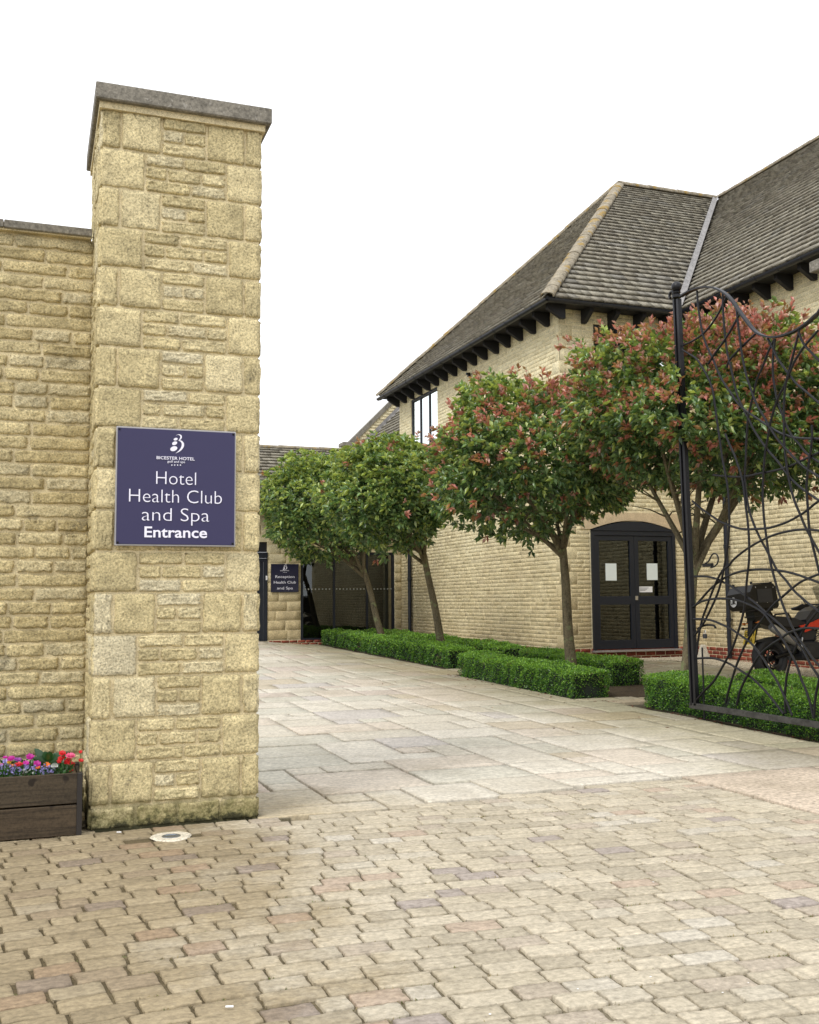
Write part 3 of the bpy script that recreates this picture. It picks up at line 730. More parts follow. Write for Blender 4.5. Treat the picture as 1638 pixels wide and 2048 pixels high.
# W1 faces -X, from Y=YW..YF ; local x runs along -Y so outward = -X
f1 = lambda x, o, z: (X1-o, x, z)
f2 = lambda x, o, z: (x, YW-o, z)
f3 = lambda x, o, z: (X3-o, x, z)
h1 = [(24.16, 26.12, 4.2, 6.88)]
doorL, doorR, doorB = 10.25, 12.17, .42
h2 = [(doorL, doorR, doorB, 2.95), (10.42, 12.3, 5.3, 6.9)]
mb = MB()
wall_core(mb, YW+.001, YF+.05, -.1, ZE+.45, h1, f1)
wall_core(mb, X1+.001, X3, -.1, ZE+.45, h2, f2)
wall_core(mb, 6.0, YW, -.1, ZE+.45, [], f3)
mb.quad((X3, 6, -.1), (X3+9, 6, -.1), (X3+9, 6, 7.4), (X3, 6, 7.4)); mb.quad((X1, YF+.05, -.1), (X1+9, YF+.05, -.1), (X1+9, YF+.05, 7.4), (X1, YF+.05, 7.4))
mb.build('wall', M_bmortar, HB, HL)
allr = []
r1 = courses(YW+.0, YF-.0, .47, ZE+.35, .0815, .18, .46, h1, .010, quoinL=(.30, .16))
r2 = courses(X1-.0, X3, .47, ZE+.35, .0815, .18, .42, [(doorL-.02, doorR+.02, .40, 3.12), (10.2, 12.5, 2.75, 3.16), h2[1]], .010, quoinL=(.16, .30))
r3 = courses(6.0, YW-.0, .47, ZE+.35, .0815, .18, .46, [], .010)
quota = 300
sets = []
for rc, fn, ex, en in ((r1, f1, (0, 1, 0), (-1, 0, 0)), (r2, f2, (1, 0, 0), (0, -1, 0)), (r3, f3, (0, 1, 0), (-1, 0, 0))):
    P, Fq, C, ar = face_blocks(rc, fn, ex, (0, 0, 1), en, .006, 5, 3, .0013, .005, .6, .0012, oj=.002)
    sets.append((P, Fq, C, score_of(C, ar, en)))
thr = np.sort(np.concatenate([s[3]*inframe(s[2]) for s in sets]))[-300]
for P, Fq, C, s in sets:
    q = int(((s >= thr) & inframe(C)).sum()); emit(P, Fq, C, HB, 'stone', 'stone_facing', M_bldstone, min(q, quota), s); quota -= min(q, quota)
# brick plinth
def plinth(fn, ex, en, a, b, z0, z1, holes, root, nm='brick', quota=60, jt=.011):
    rc = []
    nr = max(1, round((z1-z0)/.078)); p = (z1-z0)/nr
    for k in range(nr):
        x = a-(k % 2)*.11
        while x < b:
            xa, xb = max(x, a), min(x+.225, b)
            if xb-xa > .04 and not any(xb > hh[0] and xa < hh[1] for hh in holes): rc.append(((xa+xb)/2, z0+(k+.5)*p, xb-xa-jt, p-jt))
            x += .225
    if not rc: return
    P, Fq, C, ar = face_blocks(rc, fn, ex, (0, 0, 1), en, .008, 3, 2, .0008, .004, .6, .001)
    emit(P, Fq, C, root, nm, 'brick_course', M_brick, quota, score_of(C, ar, en))
plinth(f2, (1, 0, 0), (0, -1, 0), X1, X3, .12, .46, [], HB, quota=60)
plinth(f3, (0, 1, 0), (-1, 0, 0), 6.0, YW, .09, .46, [], HB, quota=140)
plinth(f1, (0, 1, 0), (-1, 0, 0), YW, YF, .12, .46, [], HB, quota=60)
# door with arched head
dr = thing('tmp', (0, 0, 0), 'x', 'x'); bpy.data.objects.remove(dr)
dl = (11.2, YW, .4)
D = MB()
yo, yi = YW-.045, YW+.05
D.bevbox((doorL, yo, doorB), (doorL+.07, yi, 2.75), .004); D.bevbox((doorR-.07, yo, doorB), (doorR, yi, 2.75), .004); D.bevbox((doorL+.07, yo, 2.66), (doorR-.07, yi, 2.75), .004)
door = D.build('double_door', M_frame, HB, dl)
A = MB(); pts = [(doorL, 2.755)]
for i in range(17):
    t = i/16; pts.append((doorL+(doorR-doorL)*t, 2.755+.185*math.sin(math.pi*t)**.9 if 0 < t < 1 else 2.757))
pts.append((doorR, 2.755)); pts = pts[::-1]
A.prism(pts, yo-.012, yi); A.build('arched_fanlight_panel', M_frame, door, dl)
S = MB(); pts2 = [(doorL-.22, 2.78), (doorL-.01, 2.78)]+[(doorL+(doorR-doorL)*i/16, 2.775+.19*math.sin(math.pi*i/16)**.9 if 0 < i < 16 else 2.78) for i in range(17)]+[(doorR+.2, 2.78), (doorR+.2, 3.12), (doorL-.22, 3.12)]
n_ = len(pts2); 
top = [(x_, 3.12) for x_, _ in pts2[1:-2]]
V = []; Fc = []
low = pts2[0:-2]
for (a_, b_) in low: V += [(a_, YW-.02, b_), (a_, YW-.02, 3.12), (a_, YW+.05, b_)]
for i in range(len(low)-1): Fc += [(3*i, 3*i+3, 3*i+4, 3*i+1), (3*i, 3*i+2, 3*i+5, 3*i+3)]
S.add(V, Fc); S.build('smooth_stone_lintel', M_smooth, HB, dl)
lw_ = (doorR-doorL-.14)/2
for k in range(2):
    a = doorL+.07+k*lw_+.003; b = a+lw_-.006; y0, y1 = YW-.03, YW+.02
    L = MB(); L.bevbox((a, y0, doorB+.02), (a+.095, y1, 2.655), .004); L.bevbox((b-.095, y0, doorB+.02), (b, y1, 2.655), .004)
    for za, zz in ((doorB+.02, doorB+.19), (1.30, 1.465), (2.56, 2.655)): L.bevbox((a+.095, y0, za), (b-.095, y1, zz), .004)
    L.build('door_leaf', M_frame, door, dl)
    G_ = MB(); G_.box((a+.09, YW, doorB+.185), (b-.09, YW+.006, 1.305)); G_.box((a+.09, YW, 1.46), (b-.09, YW+.006, 2.565)); G_.build('glass_pane', M_glass, door, dl)
def plate(px0, py0, px1, py1, Y, name, mat, parent, th=.003, loc=None):
    a = PYp(px0, py1, Y); b = PYp(px1, py0, Y); m_ = MB(); m_.box((a[0], Y-th, a[2]), (b[0], Y, b[2])); return m_.build(name, mat, parent, loc or tuple(a))
plate(1211.5, 1127, 1232.5, 1161, YW-.003, 'paper_notice', M_paper, door)
plate(1294, 1127, 1314.5, 1160, YW-.003, 'paper_notice', M_paper, door)
plate(1277, 1173, 1304.5, 1184.5, YW-.004, 'door_sticker', M_white, door)
for i in range(3): plate(1280, 1175.5+i*2.6, 1297-3*i, 1176.3+i*2.6, YW-.0085, 'sticker_print', M_grey, door, .001)
plate(1270.5, 1192, 1275.5, 1200, YW-.032, 'lock_cylinder', M_steel, door, .012)
mb = MB(); mb.box((doorL-.02, YW-.10, doorB-.035), (doorR+.05, YW+.04, doorB-.002)); mb.build('door_sill', M_sill, HB, dl)
# dim room behind the door: stays dark, a pale curtain strip at the side
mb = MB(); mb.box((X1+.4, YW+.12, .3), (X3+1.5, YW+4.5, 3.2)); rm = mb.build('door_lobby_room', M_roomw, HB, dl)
mb = MB(); mb.box((11.90, YW+.03, .62), (12.04, YW+.034, 2.5)); mb.build('lobby_blind', plain('pale_blind', (.35, .36, .28), .8), HB, dl)
# upper windows
def window(root, fn, a, b, c, d, muls, loc, glassmat=M_glass2, dep=.07, fw=.05, hb_=()):
    w_ = MB()
    def bx(p, q, r_, s_, o0=-dep-.05, o1=-dep+.01):
        P8 = [fn(x, o, z) for z in (r_, s_) for (x, o) in ((p, o1), (q, o1), (q, o0), (p, o0))]
        w_.add(P8, [(0,3,2,1),(4,5,6,7),(0,1,5,4),(1,2,6,5),(2,3,7,6),(3,0,4,7)])
    bx(a, a+fw, c, d); bx(b-fw, b, c, d); bx(a+fw, b-fw, c, c+fw); bx(a+fw, b-fw, d-fw, d)
    fr = w_.build('window', M_frame, root, loc)
    for m_ in muls:
        w_ = MB(); 
        def bx2(p, q, r_, s_):
            P8 = [fn(x, o, z) for z in (r_, s_) for (x, o) in ((p, -dep+.006), (q, -dep+.006), (q, -dep-.04), (p, -dep-.04))]
            w_.add(P8, [(0,3,2,1),(4,5,6,7),(0,1,5,4),(1,2,6,5),(2,3,7,6),(3,0,4,7)])
        bx2(m_-.028, m_+.028, c+fw, d-fw); w_.build('mullion', M_frame, fr, loc)
    ed = [a+fw]+list(muls)+[b-fw]
    for p, q in zip(ed, ed[1:]):
        w_ = MB(); w_.quad(fn(p, -dep-.02, c+fw), fn(q, -dep-.02, c+fw), fn(q, -dep-.02, d-fw), fn(p, -dep-.02, d-fw)); w_.build('glass_pane', glassmat, fr, loc)
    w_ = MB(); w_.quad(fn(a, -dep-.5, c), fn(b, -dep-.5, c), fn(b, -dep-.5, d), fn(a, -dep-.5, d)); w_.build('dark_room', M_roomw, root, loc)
    return fr
M_glassW = glass_mat('sky_reflecting_glass', .2); 
window(HB, f1, *h1[0], [24.82, 25.48], (X1, 25.1, 4.2), M_glassW, .035)
window(HB, f2, *h2[1], [11.0, 11.6], (11.3, YW, 5.3), M_glassD)
# eaves: gutters, brackets
EX1, EY2, EX3 = X1-.45, YW-.45, X3-.45
ZG = 7.16
def gutter(a, b, root, loc, seg=.0):
    a = Vector(a); b = Vector(b); n_ = max(1, round((b-a).length/2.0)); dr_ = (b-a).normalized(); side = dr_.cross(Vector((0, 0, 1)))
    V = []; prof = [(math.cos(math.radians(t))*.065, math.sin(math.radians(t))*.065) for t in range(180, 361, 20)]; prof += [(x*.88, y*.88+.004) for x, y in prof[::-1]]
    for P_ in (a, b):
        for u_, v_ in prof: V.append(P_+side*u_+Vector((0, 0, v_)))
    k = len(prof); Fc = [(i, (i+1) % k, k+(i+1) % k, k+i) for i in range(k)]
    g_ = MB(); g_.add(V, Fc); o = g_.build('gutter', M_gutter, root, loc, True)
    n2 = int((b-a).length/.62)
    for i in range(1, n2+1):
        c_ = a+(b-a)*i/(n2+1); V = []
        for P_ in (c_-dr_*.018, c_+dr_*.018):
            for t in range(180, 361, 20): V.append(P_+side*math.cos(math.radians(t))*.072+Vector((0, 0, math.sin(math.radians(t))*.072)))
        k = 10; Fc = [(i2, i2+1, k+i2+1, k+i2) for i2 in range(k-1)]+[tuple(range(k)), tuple(range(2*k-1, k-1, -1))]
        g_ = MB(); g_.add(V, Fc); g_.build('gutter_bracket', M_gutter, root, loc)
gutter((EX1-.03, EY2-.05, ZG), (EX1-.03, 27.5, ZG), HB, HL)
gutter((EX1-.05, EY2-.03, ZG), (EX3-.02, EY2-.03, ZG), HB, HL)
gutter((EX3-.03, 6.0, ZG), (EX3-.03, EY2-.02, ZG), HB, HL)
def rafter(x, y, d, root):
    """stubby black rafter foot pointing along d from the wall"""
    d = Vector(d); s = d.cross(Vector((0, 0, 1)))*.045; p = Vector((x, y, 0)); V = []
    prof = [(-.02, 7.12), (-.02, 6.84), (.10, 6.84), (.40, 6.98), (.40, 7.12)]
    prof = [(-.02, 7.16), (-.02, 6.87), (.08, 6.87), (.36, 7.04), (.36, 7.16)]
    for q in (-1, 1):
        for u_, z in prof: V.append(p+d*u_+s*q+Vector((0, 0, z)))
    k = 5; Fc = [tuple(range(k))[::-1], tuple(range(k, 2*k))]+[(i, (i+1) % k, k+(i+1) % k, k+i) for i in range(k)]
    m_ = MB(); m_.add(V, Fc); m_.build('rafter_foot', M_timber, root, (x, y, 6.9))
yy = YW-.22
while yy < 27.6: rafter(X1, yy, (-1, 0, 0), HB); yy += .60
xx = X1+.55
while xx < X3-.3: rafter(xx, YW, (0, -1, 0), HB); xx += .60
yy = 16.9
while yy > 6.2: rafter(X3, yy, (-1, 0, 0), HB); yy -= .60
mb = MB()                                                     # soffit boards behind the gutters
mb.box((EX1+.02, EY2+.02, 7.14), (X1, 27.45, 7.17)); mb.box((X1, EY2+.02, 7.14), (X3, YW, 7.17)); mb.box((EX3+.02, 6, 7.14), (X3, EY2, 7.17))
mb.box((EX1+.0, EY2+.0, 7.10), (EX1+.02, 27.45, 7.24)); mb.box((EX1+.02, EY2+.0, 7.10), (EX3, EY2+.02, 7.24)); mb.box((EX3, 6, 7.10), (EX3+.02, EY2, 7.24))
mb.build('soffit_board', M_timber, HB, HL)
# roofs
ZR0 = 7.20; YA = 22.3; hw = YA-EY2; ZAP = ZR0+hw*.955
APX = EX1+hw*.95; XR = EX3+hw*.95+0.05
def tiles(P0, eu, ev, lf, rt, vmax, rows, mat=M_tile, wmin=.18, wmax=.42, th=.045):
    """rows of wedge tiles; returns V (n,8,3), centres, areas. eu along eave, ev up the slope (unit)"""
    P0, eu, ev = map(lambda a: np.array(a, float), (P0, eu, ev)); en = np.cross(eu, ev); en = en if en[2] > 0 else -en
    Vs = []; Cs = []; As = []
    v = 0; ps = np.linspace(1.22, .78, rows); ps *= vmax/ps.sum()
    for p in ps:
        a, b = lf(v+p*.5), rt(v+p*.5); x = a+R.uniform(-.2, 0)
        while x < b:
            wd = R.uniform(wmin, wmax); xa, xb = max(x, a), min(x+wd, b); x += wd
            if xb-xa < .04: continue
            g = .003; dl_ = R.uniform(-.006, .006); t = th*R.uniform(.85, 1.15); tw = R.uniform(-.003, .003); dl2 = dl_+R.uniform(-.005, .005)
            q = []
            for (uu, vv, nn) in ((xa+g, v+dl_, t+tw), (xb-g, v+dl2, t-tw), (xb-g, v+p*1.12, .002), (xa+g, v+p*1.12, .002), (xa+g, v+dl_+.03, -.01), (xb-g, v+dl2+.03, -.01), (xb-g, v+p*1.12, -.012), (xa+g, v+p*1.12, -.012)):
                q.append(P0+eu*uu+ev*vv+en*(nn+.012))
            Vs.append(q); Cs.append(P0+eu*(xa+xb)/2+ev*(v+p/2)); As.append((xb-xa)*p)
        v += p
    return np.array(Vs), np.array(Cs), np.array(As), en
TF = np.array([(0,1,2,3),(0,4,5,1),(1,5,6,2),(3,2,6,7),(0,3,7,4)])
def fixwind(V):   # make first face point along +z
    n_ = np.cross(V[:, 1]-V[:, 0], V[:, 3]-V[:, 0]); return TF if n_[:, 2].mean() > 0 else TF[:, ::-1]
s_len = math.hypot(hw, ZAP-ZR0); s2 = math.hypot(APX-EX1, ZAP-ZR0); s3 = math.hypot(XR-EX3, ZAP-ZR0)
L2 = EX3-EX1
rf = []
# south slope (over the door): u along +X from hip, left bound moves right, right bound is the valley
V, C, A_, n2_ = tiles((EX1-.05, EY2-.05, ZR0-.03), (1, 0, 0), (0, hw/s_len, (ZAP-ZR0)/s_len), lambda v: .05+(APX-EX1)*v/s_len+.05, lambda v: L2+.03+(XR-EX3)*v/s_len-.10, s_len, 36); rf.append((V, C, A_, n2_))
# west hip slope
V, C, A_, n1_ = tiles((EX1-.05, EY2-.05, ZR0-.03), (0, 1, 0), ((APX-EX1)/s2, 0, (ZAP-ZR0)/s2), lambda v: .05+hw*v/s2+.05, lambda v: 2*hw-hw*v/s2+.05, s2, 36); rf.append((V, C, A_, n1_))
# east range, west slope
V, C, A_, n3_ = tiles((EX3-.05, 6.0, ZR0-.03), (0, 1, 0), ((XR-EX3)/s3, 0, (ZAP-ZR0)/s3), lambda v: 0, lambda v: EY2-6.0-.05+hw*v/s3-.12, s3, 36); rf.append((V, C, A_, n3_))
scs = [score_of(C, A_, n_) for V, C, A_, n_ in rf]
thr = np.sort(np.concatenate([s*inframe(c[1]) for s, c in zip(scs, rf)]))[-300]; quota = 300
for (V, C, A_, n_), s in zip(rf, scs):
    q = min(quota, int(((s >= thr) & inframe(C)).sum())); emit(V, fixwind(V), C, HB, 'roof_tile', 'roof_tile_field', M_tile, q, s, False); quota -= q
mb = MB()                                                     # closed roof body under the tiles and the far slopes
e = .004
a0, a1, a2 = (EX1, EY2, ZR0-e), (EX3, EY2, ZR0-e), (EX1, 2*YA-EY2, ZR0-e)
ap, rr_ = (APX, YA, ZAP-e), (XR, YA, ZAP-e)
mb.add([a0, a1, rr_, ap], [(0,1,2,3)]); mb.add([a0, ap, a2], [(0,1,2)])
mb.add([(EX3, 6, ZR0-e), (XR, 6, ZAP-e), rr_, a1], [(3,2,1,0)])
mb.add([ap, rr_, (XR+.2, 2*YA-EY2, ZR0), a2], [(0,1,2,3)]); mb.add([(XR, 6, ZAP-e), (2*XR-EX3, 6, ZR0), (2*XR-EX3, 27.4, ZR0), (XR, 27.4, ZAP-e)], [(0,1,2,3)])
mb.add([(EX3, 6, ZR0), (2*XR-EX3, 6, ZR0), (XR, 6, ZAP-e)], [(0,1,2)])
mb.build('roof', M_tile, HB, HL)
def ridge(a, b, root, loc, r_=.13, seg=.45, nm='ridge_tile'):
    a = Vector(a); b = Vector(b); L = (b-a).length; d = (b-a).normalized(); n_ = max(1, round(L/seg)); s = d.cross(Vector((0, 0, 1))).normalized(); u = s.cross(d)
    for i in range(n_):
        p0 = a+d*(L*i/n_+.004); p1 = a+d*(L*(i+1)/n_+.03); lift = R.uniform(0, .012); V = []
        for P_, k in ((p0, 1.06), (p1, .97)):
            for t in range(-20, 201, 22): V.append(P_+s*math.cos(math.radians(t))*r_*k*1.05+u*(math.sin(math.radians(t))*r_*k*.62+lift))
            for t in range(200, -21, -22): V.append(P_+s*math.cos(math.radians(t))*r_*k*.86+u*(math.sin(math.radians(t))*r_*k*.46+lift))
        k = len(V)//2; Fc = [(j, (j+1) % k, k+(j+1) % k, k+j) for j in range(k)]+[tuple(range(k)), tuple(range(2*k-1, k-1, -1))]
        m_ = MB(); m_.add(V, Fc); m_.build(nm, M_hip, root, tuple(p0), True)
ridge((EX1-.07, EY2-.07, ZR0-.02), (APX, YA, ZAP+.02), HB, HL, .13, .42, 'hip_tile')
ridge((APX-.05, YA, ZAP+.02), (XR, YA, ZAP+.02), HB, HL, .14)
ridge((EX1-.05, 2*YA-EY2+.05, ZR0), (APX, YA, ZAP+.02), HB, HL, .14, .42, 'hip_tile')
ridge((XR, 6, ZAP+.02), (XR, YA, ZAP+.02), HB, HL, .13)
va, vb = Vector((EX3-.02, EY2-.02, ZR0+.075)), Vector((XR-.1, YA-.1, ZAP+.045))
mb = MB()
for s_ in (-1, 1):
    w0 = Vector((.14*s_ if s_ < 0 else 0, 0 if s_ < 0 else -.14, 0))
mb.add([va+Vector((-.10, .0, .02)), va, vb, vb+Vector((-.10, 0, .02)), va+Vector((0, -.10, .02)), vb+Vector((0, -.10, .02))], [(0,1,2,3), (1,4,5,2)])
mb.build('lead_valley', M_lead, HB, HL)
# downpipes
def pipe(pts, root, loc, r_=.042, coll=()):
    m_ = MB(); m_.tube(pts, r_, 12); o = m_.build('downpipe', M_gutter, root, loc, True)
    for c_ in coll:
        m_ = MB(); m_.lathe([(r_, -.04), (r_*1.25, -.035), (r_*1.25, .035), (r_, .04)], c_, 12); m_.box((c_[0], c_[1]-.012, c_[2]-.01), (c_[0]+.11, c_[1]+.012, c_[2]+.01)); m_.build('pipe_collar', M_gutter, o, c_)
py3 = 16.48
pipe([(X3-.10, py3, .27), (X3-.10, py3, 6.5), (X3-.30, py3+.2, 6.8), (EX3-.02, py3+.5, 7.12)], HB, (X3, py3, .2), .042, [(X3-.10, py3, 1.0), (X3-.10, py3, 2.4), (X3-.1, py3, 4)])
pipe([(X1-.085, 26.1, .3), (X1-.085, 26.1, 3.3), (X1-.02, 26.1, 3.42)], HB, (X1, 26.1, .2), .05, [(X1-.085, 26.1, 2.0)])
p = PXp(940, 748, X1-.03); mb = MB(); mb.lathe([(0, -.10), (.03, -.095), (.035, 0)], (p[0], p[1], p[2]), 10, 'x'); mb.box((p[0]-.06, p[1]-.03, p[2]-.07), (p[0], p[1]+.03, p[2]-.03)); mb.build('small_wall_camera', M_blackg, HB, tuple(p))

# ------------------------------------------------------------------ reception range (far wall)
RB = thing('reception_building', (6, 28, .3), 'low stone reception building with tiled roof, glass front and blue sign at courtyard end', 'building')
RL = tuple(RB.location)
ff = lambda x, o, z: (x, YF-o, z)
dX0, dX1 = 4.55, 5.86; gX0, gX1 = 6.77, 9.44
hf = [(dX0, dX1, .38, 3.0), (gX0, gX1, .36, 2.75)]
mb = MB(); wall_core(mb, -6, X1, -.1, 4.0, hf, ff, .10); mb.build('wall', M_bmortar, RB, RL)
rc = courses(-6, X1, .40, 3.95, .262, .22, .62, hf, .012)
P, Fq, C, ar = face_blocks(rc, ff, (1, 0, 0), (0, 0, 1), (0, -1, 0), .012, 6, 4, .003, .008, .7, .003, oj=.003)
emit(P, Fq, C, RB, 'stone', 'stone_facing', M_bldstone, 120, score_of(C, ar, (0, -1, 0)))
plinth(ff, (1, 0, 0), (0, -1, 0), 5.9, X1, .24, .39, [], RB, quota=60)
# door
mb = MB(); mb.bevbox((dX0, YF-.03, .38), (dX0+.08, YF+.05, 2.56), .004); mb.bevbox((dX1-.10, YF-.03, .38), (dX1, YF+.05, 2.56), .004); mb.bevbox((dX1-.20, YF-.01, .38), (dX1-.11, YF+.05, 2.56), .004)
mb.bevbox((dX0+.08, YF-.03, 2.47), (dX1-.10, YF+.05, 2.56), .004); mb.bevbox((dX0, YF-.05, 2.565), (dX1, YF+.05, 2.72), .004)
rd = mb.build('entrance_door', M_frame, RB, (5.2, YF, .4))
mb = MB(); mb.bevbox((dX1-.32, YF-.015, .40), (dX1-.205, YF+.03, 2.465), .004); mb.bevbox((dX0+.09, YF-.015, .40), (dX1-.325, YF+.03, .56), .004); mb.bevbox((dX0+.09, YF-.015, 2.37), (dX1-.325, YF+.03, 2.465), .004); mb.build('door_leaf', M_frame, rd, (5.2, YF, .4))
mb = MB(); mb.box((dX0+.09, YF+.005, .55), (dX1-.32, YF+.01, 2.38)); mb.build('glass_pane', M_glass, rd, (5.2, YF, .4))
mb = MB(); mb.box((dX0, YF+.06, 2.73), (dX1, YF+.09, 3.0)); mb.build('dark_transom', M_timber, rd, (5.2, YF, .4))
plate(508, 1148, 518, 1157, YF-.002, 'door_sticker', M_white, rd)
plate(531.5, 1151.5, 534.5, 1160, YF-.032, 'entry_keypad', M_white, rd, .02)
# glass front
mx_ = [float(PYp(669, 1180, YF)[0]), float(PYp(735, 1180, YF)[0])]
wr = window(RB, ff, gX0, gX1, .36, 2.75, mx_, (8, YF, .4), M_glass, .03, .075)
for i in range(26):                                           # row of frosted dots
    x_ = gX0+.13+i*.098
    if any(abs(x_-m_) < .05 for m_ in mx_): continue
    mb = MB(); z_ = float(PYp(700, 1178, YF)[2]); mb.lathe([(0, 0), (.022, 0)], (x_, YF+.045, z_), 10, 'y'); mb.build('frosted_dot', plain('frosted_dot', (.3, .3, .27), .6) if i == 0 else bpy.data.materials['frosted_dot'], wr, (x_, YF+.045, z_))
mb = MB(); mb.box((gX1-.24, YF+.25, .4), (gX1-.10, YF+.28, 2.7)); mb.build('pale_blind', bpy.data.materials['pale_blind'], RB, (9.3, YF, .4))
# reception sign
s2_ = thing('reception_sign', (6.32, 26.96, 2.04), 'small navy sign reading Reception Health Club and Spa on far pier', 'sign')
mb = MB(); mb.bevbox((5.95, 26.945, 1.665), (6.70, 26.975, 2.415), .003); mb.build('sign_face', M_navy2, s2_, tuple(s2_.location))
def s2p(px, py): p = PYp(500+px/4.55, 1100+py/4.55, 26.94); return p[0], p[2]
for body, xa, xb, by_ in (('Reception', 231, 405, 254), ('Health Club', 217, 417, 305), ('and Spa', 246, 390, 358)):
    a = s2p(xa, by_); b = s2p(xb, by_); lettering(body, (a[0]+b[0])/2, a[1], 26.938, .098, s2_, M_letter, b[0]-a[0], .0)
a = s2p(276, 192); b = s2p(356, 192); lettering('BICESTER HOTEL', (a[0]+b[0])/2, a[1], 26.938, .035, s2_, M_letter, b[0]-a[0], .0004)
a = s2p(300, 206); b = s2p(335, 206); lettering('golf and spa', (a[0]+b[0])/2, a[1], 26.938, .022, s2_, M_letter, b[0]-a[0], .0)
p = s2p(319, 160); emblem(s2_, p[0], p[1], 26.938, .145, M_letter)
# low roof
fy, fz = 26.55, 3.92; ry, rz_ = 28.95, 5.83
sl_ = math.hypot(ry-fy, rz_-fz)
V, C, A_, n_ = tiles((-6, fy-.04, fz-.02), (1, 0, 0), (0, (ry-fy)/sl_, (rz_-fz)/sl_), lambda v: 0, lambda v: 6+9.6, sl_, 17, wmin=.25, wmax=.55, th=.05)
emit(V, fixwind(V), C, RB, 'roof_tile', 'roof_tile_field', M_tile, 150, score_of(C, A_, n_), False)
mb = MB(); mb.add([(-6, fy, fz-.01), (9.62, fy, fz-.01), (9.62, ry, rz_-.01), (-6, ry, rz_-.01), (-6, 2*ry-fy, fz), (9.62, 2*ry-fy, fz)], [(0,1,2,3), (3,2,5,4)]); mb.build('roof', M_tile, RB, RL)
ridge((-6, ry, rz_+.01), (9.6, ry, rz_+.01), RB, RL, .11, .6)
gutter((-6, fy-.07, fz-.06), (9.2, fy-.07, fz-.06), RB, RL)
mb = MB(); mb.box((-6, fy, fz-.14), (9.6, fy+.02, fz-.0)); mb.box((-6, fy+.02, fz-.12), (9.6, YF, fz-.09)); mb.build('soffit_board', M_timber, RB, RL)
# gabled range behind
GB = thing('gabled_building', (11, 32, 0), 'stone gable wall with raking coping behind the low roof and left of tall wing', 'building')
Yg = 31.5
g0 = PYp(697, 885, Yg); off = .42
gz_ = lambda X_: g0[2]+(X_-g0[0])*1.0
mb = MB(); X9 = g0[0]+6.5
mb.add([(g0[0], Yg, 0), (X9, Yg, 0), (X9, Yg, gz_(X9)-.1), (g0[0], Yg, gz_(g0[0])-.1)], [(0,1,2,3)])
mb.add([(g0[0], Yg, 0), (g0[0], Yg+8, 0), (g0[0], Yg+8, 5), (g0[0], Yg, gz_(g0[0])-.1)], [(3,2,1,0)])
mb.build('wall', M_bmortar, GB, tuple(GB.location))
rc = []
z = 4.6
while z < 9.2:
    xlo = g0[0]+max(0, z+.1-g0[2]+.1); x = xlo
    while x < X9-.1 and x < g0[0]+4: wd = R.uniform(.2, .45); rc.append((x+wd/2, z, wd-.012, .085)); x += wd
    z += .098
P, Fq, C, ar = face_blocks(rc, lambda x, o, z: (x, Yg-o, z), (1, 0, 0), (0, 0, 1), (0, -1, 0), .018, 4, 3, .004, .01)
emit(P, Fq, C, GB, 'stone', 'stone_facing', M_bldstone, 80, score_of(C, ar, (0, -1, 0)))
mb = MB(); 
V = [(g0[0]-.12, Yg-.05, g0[2]-.10), (X9, Yg-.05, gz_(X9)+.02), (X9, Yg-.05, gz_(X9)-.05), (g0[0]+.02, Yg-.05, g0[2]-.17)]
V += [(a, b+.30, c) for a, b, c in V]
mb.add(V, [(0,3,2,1), (4,5,6,7), (0,1,5,4), (1,2,6,5), (2,3,7,6), (3,0,4,7)]); mb.build('raking_coping', M_cap, GB, tuple(GB.location))
mb = MB(); mb.bevbox((g0[0]-.22, Yg-.12, g0[2]-.12), (g0[0]+.12, Yg+.4, g0[2]-.0), .01); mb.build('kneeler_stone', M_cap, GB, tuple(GB.location))
f0 = PYp(734, 888, Yg); f1_ = PYp(803, 818, Yg); sl2 = (f1_[2]-f0[2])/(f1_[0]-f0[0])
uv = np.array([1, 0, sl2]); uv /= np.linalg.norm(uv)
V, C, A_, n_ = tiles((f0[0]-.9, 27.02, f0[2]-.9*sl2), (0, 1, 0), uv, lambda v: (0 if v > 0 else 0), lambda v: Yg-27.02-.02, 5.2, 24, wmin=.2, wmax=.45, th=.05)
emit(V, fixwind(V), C, GB, 'roof_tile', 'roof_tile_field', M_tile, 100, score_of(C, A_, n_), False)
mb = MB(); q0 = np.array([f0[0]-.9, 0, f0[2]-.9*sl2-.015]); q1 = q0+uv*5.2
mb.add([(q0[0], 27.02, q0[2]), (q1[0], 27.02, q1[2]), (q1[0], Yg, q1[2]), (q0[0], Yg, q0[2])], [(0,1,2,3)])
mb.add([(q0[0], 27.03, 4), (q1[0], 27.03, 4), (q1[0], 27.03, q1[2]), (q0[0], 27.03, q0[2])], [(0,1,2,3)]); mb.build('roof', M_tile, GB, tuple(GB.location))
mb = MB(); mb.add([(f0[0]-.5, Yg-.06, f0[2]-.5*sl2+.03), (f0[0]-.5, Yg-.22, f0[2]-.5*sl2+.05), (q1[0], Yg-.22, q1[2]+.09), (q1[0], Yg-.06, q1[2]+.16)], [(0,1,2,3)])
mb.add([(f0[0]-.5, Yg-.06, f0[2]-.5*sl2+.03), (q1[0], Yg-.06, q1[2]+.06), (q1[0], Yg-.06, q1[2]+.24), (f0[0]-.5, Yg-.06, f0[2]-.5*sl2+.22)], [(0,1,2,3)]); mb.build('lead_flashing', M_lead, GB, tuple(GB.location))
aa = PYp(777, 881, 27.5); bb = PYp(797, 920, 27.5)
ac = thing('roof_vent_box', (float(aa[0]), 27.5, float(bb[2])), 'white metal box on the roof beside the tall wing', 'vent')
mb = MB(); mb.bevbox((aa[0], 27.35, bb[2]-.3), (bb[0], 27.75, aa[2]-.03), .01); mb.build('housing', M_white, ac, tuple(ac.location))
